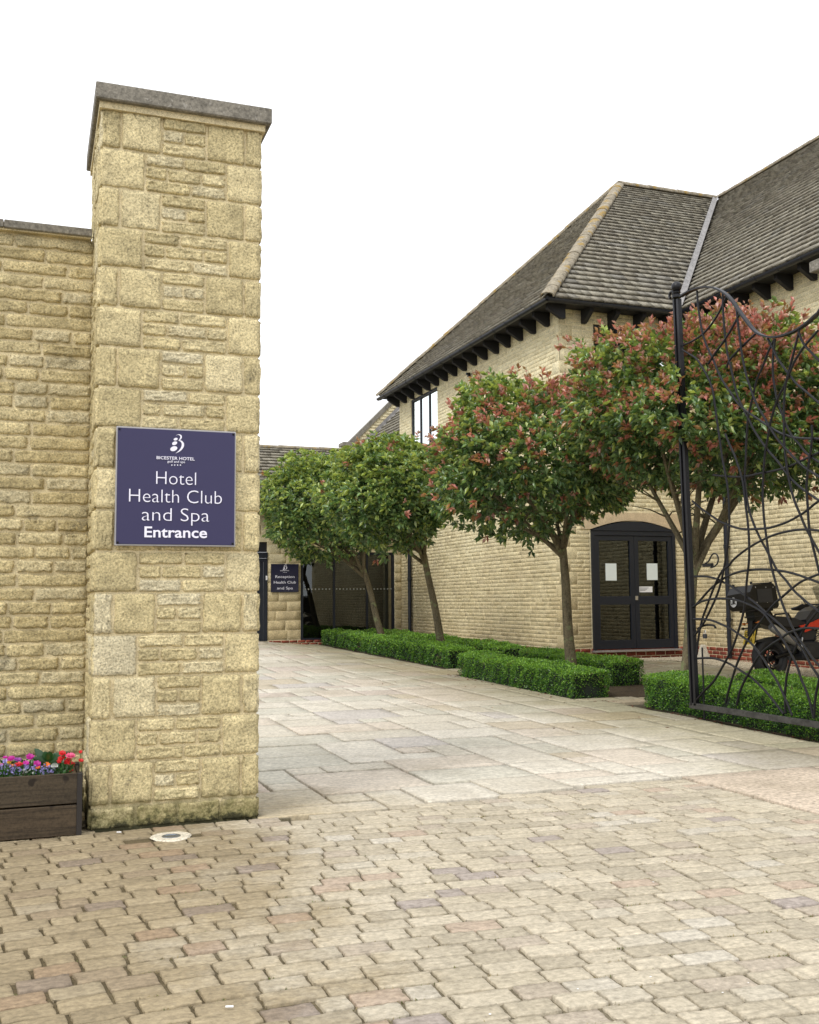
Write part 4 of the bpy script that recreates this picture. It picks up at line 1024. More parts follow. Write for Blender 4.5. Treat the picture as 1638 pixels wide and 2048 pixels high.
mb = MB(); mb.bevbox((aa[0]-.02, 27.33, aa[2]-.03), (bb[0]+.02, 27.77, aa[2]), .008); mb.build('lid', M_white, ac, tuple(ac.location))

# ------------------------------------------------------------------ hedges
def leaves_at(C, Nn, size, ratio=.5, rs=NR, droop=0.0, fold=.25, roll=None):
    """folded 4-triangle leaves at C pointing along Nn"""
    n = len(C); d = Nn/np.linalg.norm(Nn, axis=1)[:, None]
    t = rs.normal(0, 1, (n, 3)) if roll is None else roll; s = np.cross(d, t); s /= np.linalg.norm(s, axis=1)[:, None]+1e-9; u = np.cross(s, d)
    L = np.asarray(size).reshape(-1, 1)*np.ones((n, 1)); w_ = L*ratio*.5
    base = C; tip = C+d*L+np.array([0, 0, -1])*L*droop; mid = C+d*L*.5+u*L*(-fold*.35)
    l_ = C+d*L*.52+s*w_+u*L*fold*.25; r_ = C+d*L*.52-s*w_+u*L*fold*.25
    V = np.stack([base, r_, tip, l_, mid], 1)
    f = np.array([(0,1,4),(0,4,3),(4,1,2),(4,2,3)])
    FF = (f[None]+(np.arange(n)*5)[:, None, None]).reshape(-1, 3)
    return V.reshape(-1, 3), FF, 4
def quads_at(C, Nn, size, ratio=.6, rs=NR):
    n = len(C); d = Nn/np.linalg.norm(Nn, axis=1)[:, None]; t = rs.normal(0, 1, (n, 3)); s = np.cross(d, t); s /= np.linalg.norm(s, axis=1)[:, None]+1e-9
    L = np.asarray(size).reshape(-1, 1); w_ = L*ratio*.5
    V = np.stack([C, C+d*L*.5+s*w_, C+d*L, C+d*L*.5-s*w_], 1); FF = np.arange(4*n).reshape(n, 4); return V.reshape(-1, 3), FF
def hedge(x0, x1, y0, y1, hgt, dens, size, label):
    cx, cy_ = (x0+x1)/2, (y0+y1)/2; root = thing('box_hedge', (cx, cy_, float(gz(cx, cy_))), label, 'hedge', 'clipped box hedges along the path')
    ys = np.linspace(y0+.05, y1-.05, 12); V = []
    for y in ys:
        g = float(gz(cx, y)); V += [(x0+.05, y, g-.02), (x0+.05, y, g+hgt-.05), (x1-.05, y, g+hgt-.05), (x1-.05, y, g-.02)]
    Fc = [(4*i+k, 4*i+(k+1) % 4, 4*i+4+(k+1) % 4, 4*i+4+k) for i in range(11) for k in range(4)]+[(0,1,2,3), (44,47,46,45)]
    put(mesh('shade_core', np.array(V)-np.array(root.location), Fc, M_boxcore), 'shade_core', root, tuple(root.location))  # solid near-black core, the shade between the leaves put into its colour
    faces = [((x1-x0)*(y1-y0), 't'), (hgt*(y1-y0), 'w'), (hgt*(y1-y0), 'e'), (hgt*(x1-x0), 's'), (hgt*(x1-x0), 'n')]
    Cs = []; Ns = []; Ms = []
    for ar, f in faces:
        n = int(ar*dens*(1.25 if f == 't' else 1))
        u, v = NR.rand(n), NR.rand(n)
        dep = -np.abs(NR.normal(0, .022, n))
        if f == 't': X = x0+u*(x1-x0); Y = y0+v*(y1-y0); Z = hgt+dep; nn = np.array([0, 0, 1.])
        elif f == 'w': X = x0-dep; Y = y0+u*(y1-y0); Z = hgt*v**.9; nn = np.array([-1., 0, .35])
        elif f == 'e': X = x1+dep; Y = y0+u*(y1-y0); Z = hgt*v; nn = np.array([1., 0, .35])
        elif f == 's': Y = y0-dep; X = x0+u*(x1-x0); Z = hgt*v**.9; nn = np.array([0, -1., .35])
        else: Y = y1+dep; X = x0+u*(x1-x0); Z = hgt*v; nn = np.array([0, 1., .35])
        lump = .022*np.sin(X*9+Y*7.3)+.016*np.sin(Y*17+X*5+Z*13)+.012*np.sin(Y*31+Z*23)+.02*np.sin(Y*2.3+1.2)
        e_ = np.minimum(.05, .05)
        X = X+nn[0]*lump; Y = Y+nn[1]*lump; Z = Z+(lump if f == 't' else 0)
        # round the top edges
        cxm = np.clip((np.abs(X-cx)-((x1-x0)/2-.06))/.06, 0, 1); 
        Z = np.where(f == 't', Z-.035*cxm**2, Z)
        Cs.append(np.stack([X, Y, gz(X, Y)+Z], 1)); Ns.append(nn+NR.normal(0, .55, (n, 3)))
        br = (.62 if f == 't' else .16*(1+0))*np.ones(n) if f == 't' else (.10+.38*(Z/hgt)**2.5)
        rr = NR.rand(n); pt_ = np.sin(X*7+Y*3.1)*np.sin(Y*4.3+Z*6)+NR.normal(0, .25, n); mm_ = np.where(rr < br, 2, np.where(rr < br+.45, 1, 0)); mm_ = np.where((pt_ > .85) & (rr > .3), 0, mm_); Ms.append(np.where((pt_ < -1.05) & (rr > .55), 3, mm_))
    C = np.concatenate(Cs); Nn = np.concatenate(Ns); mi = np.concatenate(Ms)
    # sprigs poking up
    k = len(C)//45; idx = NR.randint(0, len(C), k); C[idx] += np.stack([NR.normal(0, .01, k), NR.normal(0, .01, k), np.abs(NR.normal(0, .02, k))], 1); mi[idx] = 2
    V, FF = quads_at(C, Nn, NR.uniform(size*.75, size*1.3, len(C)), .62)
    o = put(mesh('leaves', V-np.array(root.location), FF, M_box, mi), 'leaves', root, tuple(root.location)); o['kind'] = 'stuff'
hedge(7.30, 7.88, 17.9, 26.85, .37, 3000, .034, 'long low box hedge in front of glass entrance, edging the path')
hedge(8.40, 8.95, 17.9, 26.6, .36, 2600, .034, 'long low box hedge tight against tall wing wall, behind two leaning trees')
hedge(6.88, 7.46, 12.45, 16.4, .37, 6500, .024, 'low box hedge around upright middle tree, on its path side')
hedge(8.25, 8.82, 13.7, 16.8, .37, 5500, .026, 'low box hedge between the middle tree and the double door')
hedge(7.30, 7.90, 8.2, 11.35, .39, 10000, .020, 'nearest low box hedge right behind the iron gate bottom rail')
hedge(8.42, 9.02, 8.2, 11.0, .38, 7500, .022, 'low box hedge in front of the motorcycle, behind the gate')

# ------------------------------------------------------------------ photinia trees
def tree(px_base, px_top, X, crown_c, crown_r, ncl, leaf, red, label, seed, zflat=.55, twist=0):
    rs = np.random.RandomState(seed); rr = random.Random(seed)
    d = ray(*px_base); B = np.array([0, 0, H])+d*X/d[0]; d2 = ray(*px_top); T = np.array([0, 0, H])+d2*(B@FW-H*FW[2])/(d2@FW)
    g = float(gz(B[0], B[1]))
    dirn = (T-B); base = B+dirn*(g-B[2])/dirn[2]; base[2] = g-.05
    root = thing('photinia_tree', (float(base[0]), float(base[1]), g), label, 'tree', 'photinia trees lining the path')
    RLc = tuple(root.location)
    L = np.linalg.norm(T-base); r0 = .075 if twist == 0 else .075
    pts = []; rad = []
    for t in np.linspace(0, 1, 10):
        wob = .025*math.sin(t*6+seed)*math.sin(t*math.pi); pts.append(tuple(base+(T-base)*t+np.array([wob, wob*.6, 0]))); rad.append(r0*(1.18-.38*t+(.25*(1-t)**6)))
    mb = MB(); mb.tube(pts, rad, 14); tk = mb.build('trunk', M_bark, root, RLc, True)
    cc = np.array(crown_c, float); cr = np.array(crown_r, float)
    nb = 9
    for i in range(nb):
        a = 2*math.pi*i/nb+rr.uniform(-.3, .3); el = rr.uniform(-.35, .75)
        end = cc+cr*np.array([math.cos(a)*math.cos(el), math.sin(a)*math.cos(el), math.sin(el)])*rr.uniform(.6, .88)
        st = np.array(pts[-1])-np.array([0, 0, rr.uniform(0, .22)]); P_ = []
        mid1 = st+(end-st)*.3+np.array([0, 0, -.04+.10*rr.random()]); mid2 = st+(end-st)*.65+np.array([rr.uniform(-.1, .1), rr.uniform(-.1, .1), rr.uniform(.0, .14)])
        for t in np.linspace(0, 1, 9):
            P_.append(tuple((1-t)**3*st+3*(1-t)**2*t*mid1+3*(1-t)*t*t*mid2+t**3*end))
        rb = .042*rr.uniform(.75, 1.15); mb = MB(); mb.tube(P_, [rb*(1-.8*t)+.004 for t in np.linspace(0, 1, 9)], 8)
        for k in range(6):                                    # twigs
            t = rr.uniform(.25, .95); q = np.array(P_[int(t*8)]); dv = rs.normal(0, 1, 3); dv[2] = abs(dv[2])*.7+.1; dv /= np.linalg.norm(dv); ln = rr.uniform(.3, .7)
            mb.tube([tuple(q), tuple(q+dv*ln*.5+np.array([0, 0, .03])), tuple(q+dv*ln)], [.012, .008, .004], 5)
        mb.build('branch', M_bark, root, RLc, True)
    # crown: whorls of leaves on shoot tips
    n = ncl; v = rs.normal(0, 1, (n*2, 3)); v /= np.linalg.norm(v, axis=1)[:, None]
    v = v[(v[:, 2] > -.62) | (rs.rand(len(v)) < .25)][:n]; n = len(v)
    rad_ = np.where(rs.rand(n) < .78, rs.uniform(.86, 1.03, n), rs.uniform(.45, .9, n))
    sc = np.where(v[:, 2] < 0, zflat, 1.0)
    lump = 1+.07*np.sin(v[:, 0]*5+seed)*np.cos(v[:, 1]*6+seed*2)+.06*np.sin(v[:, 2]*8+v[:, 0]*4+seed)+.05*np.sin(v[:, 1]*13+v[:, 0]*11)
    lump = lump+.10*np.sin(v[:, 0]*2.3+v[:, 2]*3.1+seed*1.7)*np.cos(v[:, 1]*2.9+seed); rad_ *= lump*np.where(rs.rand(n) < .05, 1.09, 1.0)
    C = cc+v*cr*rad_[:, None]*np.stack([np.ones(n), np.ones(n), sc], 1)
    red_p = red*(.45+.75*np.clip(v[:, 2]+.25, 0, 1)**1.0*2)*(rad_ > .84*lump)
    patch = .5+.9*np.sin(v[:, 0]*3.1+seed)*np.cos(v[:, 1]*3.7+seed); red_p = red_p*np.clip(patch+.45, .15, 1.8)
    isred = rs.rand(n) < red_p
    up = np.clip(v[:, 2]+.4, 0, 1)
    axis = v*np.array([1, 1, .8])+np.array([0, 0, .45])+rs.normal(0, .32, (n, 3)); axis /= np.linalg.norm(axis, axis=1)[:, None]
    shoot = np.where(isred, rs.uniform(.05, .23, n), rs.uniform(0, .11, n)*(rs.rand(n) < .5))*(.5+.7*up)
    tipC = C+axis*shoot[:, None]
    LC = []; LN = []; LS = []; LM = []
    for k in range(9):
        keep = rs.rand(n) < (.95 if k < 7 else .5)
        ang = k*2.4+rs.rand(n)*.6; a1 = np.cross(axis, np.array([.3, .2, 1.])); a1 /= np.linalg.norm(a1, axis=1)[:, None]; a2 = np.cross(axis, a1)
        open_ = rs.uniform(.45, 1.25, n)*np.where(isred, .75, 1.15)
        dd = axis*np.cos(open_)[:, None]+(a1*np.cos(ang)[:, None]+a2*np.sin(ang)[:, None])*np.sin(open_)[:, None]
        pos = tipC-axis*(rs.rand(n)*(.02+.55*shoot+.03))[:, None]
        s_ = leaf*rs.uniform(.55, 1.25, n)*np.where(isred, .84, 1.0)
        r1_ = rs.rand(n)
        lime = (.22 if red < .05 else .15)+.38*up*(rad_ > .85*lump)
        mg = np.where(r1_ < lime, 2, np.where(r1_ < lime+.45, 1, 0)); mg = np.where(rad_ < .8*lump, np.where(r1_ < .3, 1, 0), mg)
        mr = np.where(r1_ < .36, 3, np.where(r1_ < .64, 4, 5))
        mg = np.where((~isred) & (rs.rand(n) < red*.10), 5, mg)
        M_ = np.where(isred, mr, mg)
        LC.append(pos[keep]); LN.append(dd[keep]); LS.append(s_[keep]); LM.append(M_[keep])
    LC = np.concatenate(LC); LN = np.concatenate(LN); LS = np.concatenate(LS); LM = np.concatenate(LM)
    roll = np.stack([rs.normal(0, .35, len(LC)), rs.normal(0, .35, len(LC)), np.ones(len(LC))], 1)
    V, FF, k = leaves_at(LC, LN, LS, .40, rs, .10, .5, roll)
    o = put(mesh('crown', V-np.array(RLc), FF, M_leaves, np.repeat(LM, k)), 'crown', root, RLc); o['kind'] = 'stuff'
    # red shoot stems
    mb = MB(); ii = np.where(isred & (shoot > .08))[0]
    for i in ii[:500]: mb.tube([tuple(C[i]-axis[i]*.05), tuple(tipC[i])], [.004, .0025], 4, False)
    if mb.n: o = mb.build('shoot_stems', M_bark, root, RLc); o['kind'] = 'stuff'
    return B, T
def cc_(px, py, Y): p = PYp(px, py, Y); return (float(p[0]), float(Y), float(p[2]))
tree((765, 1272), (726, 1135), 8.1, cc_(648, 1024, 24.6), (1.52, 1.6, 1.50), 2500, .140, .006, 'farthest photinia tree with green rounded crown beside the reception sign', 3, .84)
tree((882, 1283), (848, 1108), 7.95, cc_(768, 1004, 19.0), (1.12, 1.35, 1.18), 2100, .135, .02, 'leaning photinia tree second from the far end, before the glass front', 5, .88)
tree((1143, 1325), (1124, 1085), 7.95, cc_(1058, 938, 14.45), (1.55, 1.7, 1.32), 3300, .125, .14, 'upright photinia tree left of the double door with red tipped crown', 9, .78)
tree((1372, 1350), (1388, 1120), 8.0, cc_(1438, 846, 11.2), (1.98, 1.75, 1.26), 5600, .112, .25, 'nearest photinia tree with many red shoots, growing through the iron gate', 12, .80)

# ------------------------------------------------------------------ iron gate
XG = 7.15
GT = thing('iron_gate', (XG, 9.0, 0), 'open black wrought iron gate leaf of criss-crossing curved bars with ball finial', 'gate')
GL = tuple(GT.location)
def gp(x, y): p = PXp(x, y, XG); return (XG, float(p[1]), float(p[2]))
YH = 7.52
def bar(pts, r_=.0125, ext=True, xo=0.0):
    P_ = smoothpts([gp(*p) for p in pts])
    if ext and pts[-1][0] >= 1637:                            # runs on beyond the photo's edge to the hinge stile
        a, b = np.array(P_[-3]), np.array(P_[-1]); d = (b-a)/np.linalg.norm(b-a); P_ = list(P_)
        c = b.copy(); k = 0
        while c[1] > YH+.02 and k < 40 and .23 < c[2] < 4.55: c = c+d*.06; P_.append(tuple(c)); k += 1
    P_ = [(p[0]+xo, p[1], p[2]) for p in P_]
    m_ = MB(); m_.tube(P_, r_, 8); m_.build('curved_bar', M_iron, GT, GL, True)
A = lambda *q: [(1300+a/4.267, 520+b/4.267) for a, b in q]
bars = [
 [(1366.6,700),(1380,708),(1394,717.7),(1405,733),(1417,754.6),(1427,782),(1434,830),(1441,880),(1448,927),(1455,962),(1459,1000),(1460,1049),(1456,1098),(1446.5,1151),(1437,1186),(1422,1220),(1407,1249),(1390,1271)],
 [(1392.6,581),(1395,614),(1402,658),(1411,689),(1424,717),(1440,755),(1460,785.6),(1473,805),(1489,820.6),(1514,838),(1537.5,853.6),(1560.8,867),(1588,875),(1611,877),(1638,878)],
 [(1395,1309),(1397.7,1281),(1405,1242),(1417,1207.6),(1432,1168.5),(1446,1142),(1458.6,1132),(1471,1117),(1503,1093),(1544,1072),(1581,1062),(1612,1059),(1638,1061)],
 [(1386,1214.5),(1400.5,1198.7),(1419,1178),(1440,1161),(1455.6,1151.5),(1477.6,1143.6),(1503,1139.7),(1529.6,1139),(1556,1141),(1584.7,1146.8),(1608,1154.6),(1638,1165.7)],
 [(1386,1214.5),(1403.6,1203.5),(1422.5,1198.7),(1443,1197),(1468,1198.7),(1490,1205),(1514,1216),(1531,1228.7),(1543.8,1246),(1562.7,1271),(1581.6,1304),(1595.7,1332.6),(1605,1360),(1615,1384),(1623,1410),(1629,1437)],
 [(1388,1153),(1411.5,1153),(1435,1159),(1447.7,1165.7),(1468,1176.7),(1490,1192.4),(1506,1203.5),(1526.5,1222),(1543.8,1236.5),(1561,1252),(1576.9,1268),(1597,1290),(1608,1307),(1619,1328),(1632,1348),(1638,1360)],
 [(1388,1238),(1403.5,1238),(1425,1241),(1444,1248.5),(1463.7,1258),(1483,1271),(1500.6,1283.5),(1516,1301),(1529.7,1320),(1543,1342),(1555,1361),(1566.6,1384.5),(1576,1406),(1586,1431)],
 [(1394,1317),(1413,1316),(1430.7,1317.5),(1452,1325),(1471.5,1336),(1491,1348.5),(1506,1359),(1524,1376.7),(1539.4,1394),(1553,1411.6),(1565.6,1428)],
 [(1393,1402),(1413,1378.6),(1428.7,1363),(1444,1338),(1456,1316.5),(1467.6,1293),(1477,1266),(1485,1239),(1491,1209.7),(1495.7,1156),(1499.7,1120),(1499.6,1077.7),(1496.7,1041),(1492,1004.5),(1488,968),(1483.5,949),(1477.6,931),(1470,909),(1463,894.6),(1452,868)],
 [(1547,679),(1535.5,702),(1524,733),(1512,760),(1504.5,791.5),(1495.7,830),(1493,853.6),(1491,882.7),(1490,921.6),(1488.6,945),(1489,971),(1495,1012),(1501,1034),(1511,1060),(1521.6,1082),(1532,1101),(1543.5,1123),(1554,1142),(1570.6,1161),(1586,1181),(1603.6,1197),(1619,1210),(1638,1224)],
 [(1638,661),(1611,692),(1597.7,712),(1588,729),(1570.5,772),(1560.8,789.5),(1551,814.8),(1543,844),(1537.5,873),(1531.7,908),(1529,941.5),(1527,982.5),(1528,1012),(1530,1041),(1534.8,1077.7),(1539,1107),(1545,1136),(1551,1158),(1558,1183),(1569,1214.5),(1580,1241),(1589.4,1260),(1597,1274),(1613,1296),(1625.7,1315),(1638,1329)],
 [(1549,677),(1545,708),(1544,737),(1546,762),(1553,801),(1562.7,828),(1570.5,849.7),(1582,871),(1595.7,886.6),(1611,906),(1626.8,917.7),(1638,925)],
 [(1601.6,655.5),(1595.7,678.8),(1586,717.7),(1578,746.8),(1572,776),(1569.5,814.8),(1569.5,853.6),(1570.5,892),(1574,921.6),(1578,950.7),(1583,974),(1590,1000),(1602,1029),(1612,1053),(1624,1076),(1638,1101)],
 [(1444,585.6),(1445,625.5),(1449,675),(1454,710),(1460,733),(1465.6,760),(1473,789.5),(1483,813),(1495,836),(1506,859),(1520,881),(1535.5,902),(1553,921.6),(1570.5,945),(1580,957),(1597.7,973.7),(1612,984),(1625.6,994),(1638,1001.6)],
 [(1474.6,618),(1478,651),(1481,675),(1487,717.7),(1494.8,752.6),(1504.5,781.7),(1516,811),(1529.7,834),(1543,857.5),(1557,878.8),(1572,896),(1592,917.7),(1611,935),(1638,952.6)],
 [(1533.6,677),(1543,694),(1553,715.7),(1564.7,733),(1578,750.7),(1592,768),(1611,783.7),(1638,807)],
 [(1599.6,665),(1604,678),(1611,690.5),(1625,706),(1638,719.6)],
 [(1365.6,690),(1384,681.7),(1403,668.8),(1419.5,651),(1436,625.5),(1445,606.7),(1453.5,590)],
 [(1418,728),(1431,707.5),(1445,688.7),(1461.7,663),(1473.4,642),(1481.6,627)],
 [(1452,735),(1457,721.5),(1473,702.8),(1492,684),(1512,665)],
 [(1386,1002),(1405,1018),(1425,1032),(1441,1042.6),(1458.6,1050),(1476,1056),(1495,1058.7),(1517,1058),(1539,1056),(1558,1050.6),(1576,1044),(1595,1034),(1612,1023.5),(1628.5,1010),(1638,1003)],
 [(1425,950),(1456,953),(1488,953),(1517,947),(1546.5,941.5),(1576,933),(1605,919.5),(1638,904)],
 [(1625.6,850),(1625.6,880),(1620,924),(1615,968),(1617,1012),(1620,1056),(1625.6,1085),(1638,1135)],
 [(1450,1406),(1456,1380.6),(1462,1360),(1469.8,1335.7),(1477.6,1315),(1488.7,1290),(1501,1268),(1514,1250.7),(1525,1236.5),(1531,1227),(1547,1208),(1561,1195.6),(1584.7,1175),(1605,1161),(1638,1147.6)],
 [(1475,1410),(1481,1384.5),(1491,1361),(1503,1340),(1515,1318),(1529.6,1301),(1545,1288.5),(1562.7,1277.5),(1578,1266),(1595.7,1260),(1613,1256),(1638,1257)],
 [(1569.5,1427),(1568.5,1394),(1570.5,1362),(1575,1337),(1581.6,1313.7),(1588,1299.5),(1600.5,1269.6),(1616,1244),(1638,1217.6)],
 [(1629.7,1437),(1632.6,1394),(1638,1369)],
]
for i, b_ in enumerate(bars): bar(b_, xo=(.010 if i % 2 else -.010), ext=not (i == 10 and False))
tr = A((262,312),(330,270),(400,243),(480,230),(560,242),(640,284),(700,344),(760,432),(820,512),(880,590),(940,635),(1010,656),(1080,656),(1150,640),(1240,605),(1340,540),(1442,450))
P_ = smoothpts([gp(*p) for p in tr]); P_ += [(XG, P_[-1][1]-.12*k, P_[-1][2]+.10*k-.004*k*k) for k in range(1, 6)]
m_ = MB(); m_.tube(P_, [(.026, .009)]*len(P_), flat=(1, 0, 0)); m_.build('scrolled_top_rail', M_iron, GT, GL)
# end stile: two square bars and the ball finial
pt, pb = np.array(gp(1355, 596)), np.array(gp(1391, 1412))
def stile(y_off, wy, wx, top, bot, nm, x_off=0.0, mat=M_iron):
    a = pb+np.array([x_off, y_off, 0]); b = pt+np.array([x_off, y_off, 0]); a = a+(b-a)*((bot-a[2])/(b[2]-a[2])); b2 = a+(b-a)*((top-a[2])/(b[2]-a[2]))
    V = []
    for c in (a, b2):
        for sx_, sy_ in ((-1,-1),(1,-1),(1,1),(-1,1)): V.append((c[0]+sx_*wx/2, c[1]+sy_*wy/2, c[2]))
    m_ = MB(); m_.add(V, [(0,3,2,1),(4,5,6,7),(0,1,5,4),(1,2,6,5),(2,3,7,6),(3,0,4,7)]); return m_.build(nm, mat, GT, GL)
ztop = float(pt[2])
stile(.045, .030, .06, ztop, .19, 'stile_bar'); stile(-.022, .040, .05, ztop-.02, .19, 'stile_bar'); stile(.012, .028, .025, ztop-.01, .19, 'stile_web')
ft = np.array(gp(1353.5, 594)); 
m_ = MB(); m_.lathe([(.0, -.01), (.055, -.01), (.055, .02), (.035, .035), (.048, .05), (.048, .06), (.028, .07)]+[(.062*math.sin(math.radians(t)), .125-.062*math.cos(math.radians(t))) for t in range(25, 181, 12)], tuple(ft), 20); m_.build('ball_finial', M_iron, GT, GL, True)
m_ = MB(); c_ = np.array(gp(1343, 590)); m_.tube([(XG, c_[1]+.04*math.cos(t)+.0, c_[2]+.04*math.sin(t)) for t in np.linspace(-1.0, 3.9, 16)], .017, 8); m_.build('scroll_end', M_iron, GT, GL, True)
# bottom rail and hinge stile
m_ = MB(); a = gp(1387, 1409); m_.bevbox((XG-.025, YH, a[2]-.045), (XG+.025, a[1]+.05, a[2]+.018), .004); m_.build('bottom_rail', M_ironw, GT, GL)
m_ = MB(); m_.bevbox((XG-.03, YH-.05, .17), (XG+.03, YH, 4.75), .004); m_.build('hinge_stile', M_iron, GT, GL)
for z in (.5, 4.3):
    m_ = MB(); m_.box((XG, YH-.04, z), (7.385, YH-.01, z+.04)); m_.build('hinge', M_iron, GT, GL)
m_ = MB(); m_.tube([(XG+.03, gp(1399, 1400)[1]-.04, .02), (XG+.03, gp(1399, 1400)[1]-.04, .85)], .010, 8); m_.build('drop_bolt', M_iron, GT, GL)
m_ = MB(); m_.tube(smoothpts([(XG+.02, *gp(*p)[1:]) for p in ((1392,1258),(1400,1253),(1412,1250),(1424,1251),(1428,1256))]), .012, 8); m_.build('latch_lever', M_iron, GT, GL, True)
# lock hanging on the gate
pk = thing('padlock', gp(1407, 1272), 'small padlock hanging from the latch lever of the gate', 'padlock')
c_ = np.array(gp(1407, 1272)); m_ = MB(); m_.bevbox((XG-.012+.02, c_[1]-.025, c_[2]-.028), (XG+.032, c_[1]+.025, c_[2]+.022), .004); m_.build('lock_body', M_grey, pk, tuple(c_))
m_ = MB(); m_.tube([(XG+.02, c_[1]+.016*math.cos(t), c_[2]+.035+.03*math.sin(t)+(0 if math.sin(t) > 0 else 0)) for t in np.linspace(-.4, 3.54, 14)], .004, 6); m_.build('shackle', M_steel, pk, tuple(c_), True)
cl = thing('cable_lock', gp(1408, 1130), 'looped black cable lock fastened round the gate end stile', 'lock')
c_ = np.array(gp(1408, 1130)); m_ = MB(); m_.bevbox((XG+.03, gp(1417, 1130)[1], c_[2]-.02), (XG+.07, gp(1400, 1130)[1], c_[2]+.018), .004); m_.build('lock_body', M_blackg, cl, tuple(c_))
m_ = MB(); m_.tube(smoothpts([(XG+.05, *gp(*p)[1:]) for p in ((1403,1127),(1410,1122),(1415,1112),(1420,1107),(1426,1109),(1429,1117),(1427,1127),(1421,1133),(1414,1135))]), .009, 8); m_.build('cable', M_black, cl, tuple(c_), True)

# ------------------------------------------------------------------ motorcycle
def motorcycle(loc, az, lean):
    root = thing('motorcycle', loc, 'black and orange adventure motorcycle with top case parked by the hotel wall', 'motorcycle')
    f = Vector((math.sin(az), math.cos(az), 0)); up0 = Vector((0, 0, 1)); lft = up0.cross(f); up = (up0*math.cos(lean)+lft*math.sin(lean)); lft = up.cross(f)
    O = Vector(loc)
    T_ = lambda x, y, z: tuple(O+f*x+lft*y+up*z)
    def bld(mb, nm, mat, par=None, smooth=True):
        mb.v = [T_(*v) for v in mb.v]; return mb.build(nm, mat, par or root, tuple(loc), smooth)
    def wheel(cx, R_, w_, nm):
        m_ = MB(); prof = []
        for t in range(0, 361, 30): prof.append((R_-w_*.45+w_*.45*math.cos(math.radians(t)), w_*.5*math.sin(math.radians(t))))
        m_.lathe(prof, (cx, 0, R_), 32, 'y'); o = bld(m_, nm, M_black)
        m_ = MB(); m_.lathe([(R_-w_*.85, -w_*.4), (R_-w_*1.15, -w_*.3), (R_-w_*1.15, w_*.3), (R_-w_*.85, w_*.4)], (cx, 0, R_), 32, 'y')
        for k in range(10):
            a = k*math.pi/5; m_.tube([(cx, .02, R_), (cx+(R_-w_)*math.sin(a), 0, R_+(R_-w_)*math.cos(a))], .011, 5)
        m_.lathe([(0, -.07), (.05, -.07), (.05, .07), (0, .07)], (cx, 0, R_), 14, 'y'); bld(m_, 'rim', M_blackg, o)
        m_ = MB(); m_.lathe([(.11, -.085), (.13, -.085), (.13, -.08), (.11, -.08)], (cx, 0, R_), 24, 'y'); bld(m_, 'brake_disc', M_grey, o)
        return o
    wheel(0, .325, .16, 'rear_wheel'); wheel(1.45, .33, .12, 'front_wheel')
    m_ = MB()
    for s in (-.1, .1): m_.tube([(0, s, .33), (.5, s*.8, .42)], [.03, .04], 8)
    m_.tube([(.12, -.0, .40), (.34, 0, .78)], .035, 8); bld(m_, 'swingarm', M_blackg)
    m_ = MB()
    for s in (-.10, .10): m_.tube([(1.45, s, .33), (1.20, s, 1.02)], [.03, .026], 8)
    bld(m_, 'front_fork', M_steel)
    m_ = MB(); m_.bevbox((.48, -.17, .28), (.88, .17, .56), .03); m_.bevbox((.55, -.13, .56), (.85, .13, .76), .03)
    m_.lathe([(0, -.24), (.09, -.23), (.10, -.15)], (.62, 0, .40), 16, 'y'); m_.lathe([(0, .24), (.09, .23), (.10, .15)], (.62, 0, .40), 16, 'y'); bld(m_, 'engine', M_grey)
    m_ = MB(); m_.tube([(.30, 0, .74), (.60, 0, .70), (1.05, 0, .95), (1.2, 0, 1.0)], [.05, .07, .07, .05], 8); m_.tube([(.5, .12, .3), (.95, .12, .42), (1.1, .03, .9)], .02, 6); m_.tube([(.5, -.12, .3), (.95, -.12, .42), (1.1, -.03, .9)], .02, 6); bld(m_, 'frame_tubes', M_blackg)
    m_ = MB(); m_.prism([(.26, .80), (.72, .77), (.80, .86), (.62, .87), (.46, .93), (.12, .96), (.0, .95), (.0, .88)], -.13, .13); bld(m_, 'seat', M_black, None, False)
    m_ = MB(); m_.prism([(.68, .82), (.98, .78), (1.16, .95), (1.12, 1.10), (.98, 1.12), (.80, 1.04), (.66, .90)], -.15, .15); bld(m_, 'fuel_tank', M_grey, None, False)
    for s in (-1, 1):
        m_ = MB(); m_.prism([(.50, .80), (.60, .70), (.80, .76), (1.05, .72), (1.30, .88), (1.22, 1.0), (1.00, .93), (.78, .86), (.6, .82)], .15*s if s > 0 else -.175, .175*s if s > 0 else -.15); bld(m_, 'side_fairing', M_orange, None, False)
    m_ = MB(); m_.prism([(.05, .78), (.42, .72), (.40, .80), (.0, .89), (-.25, .93), (-.30, .88)], -.10, .10); bld(m_, 'tail_unit', M_blackg, None, False)
    m_ = MB(); m_.prism([(-.30, .90), (-.16, .90), (-.30, .56), (-.37, .56)], -.05, .05); m_.tube([(-.30, -.16, .80), (-.29, .16, .80)], .012, 6)
    for s in (-.18, .18): m_.lathe([(0, -.02), (.022, -.015), (.02, .02), (0, .03)], (-.30, s, .80), 10, 'x')
    bld(m_, 'plate_holder', M_blackg)
    m_ = MB(); m_.tube([(.04, -.13, .93), (.04, -.17, .98), (.30, -.17, 1.0), (.38, -.15, .90)], .014, 8); m_.tube([(.04, .13, .93), (.04, .17, .98), (.30, .17, 1.0), (.38, .15, .90)], .014, 8); m_.bevbox((-.30, -.12, .955), (.10, .12, .975), .004); bld(m_, 'grab_rail', M_black)
    # top case
    m_ = MB(); z0, z1 = 1.07, 1.45
    pr = [(-.46, z0+.05), (-.40, z0), (.02, z0), (.06, z0+.05), (.03, z1-.05), (-.01, z1), (-.40, z1-.02), (-.47, z1-.13)]
    m_.prism(pr, -.26, .26); tc = bld(m_, 'top_case', M_blackg, None, False)
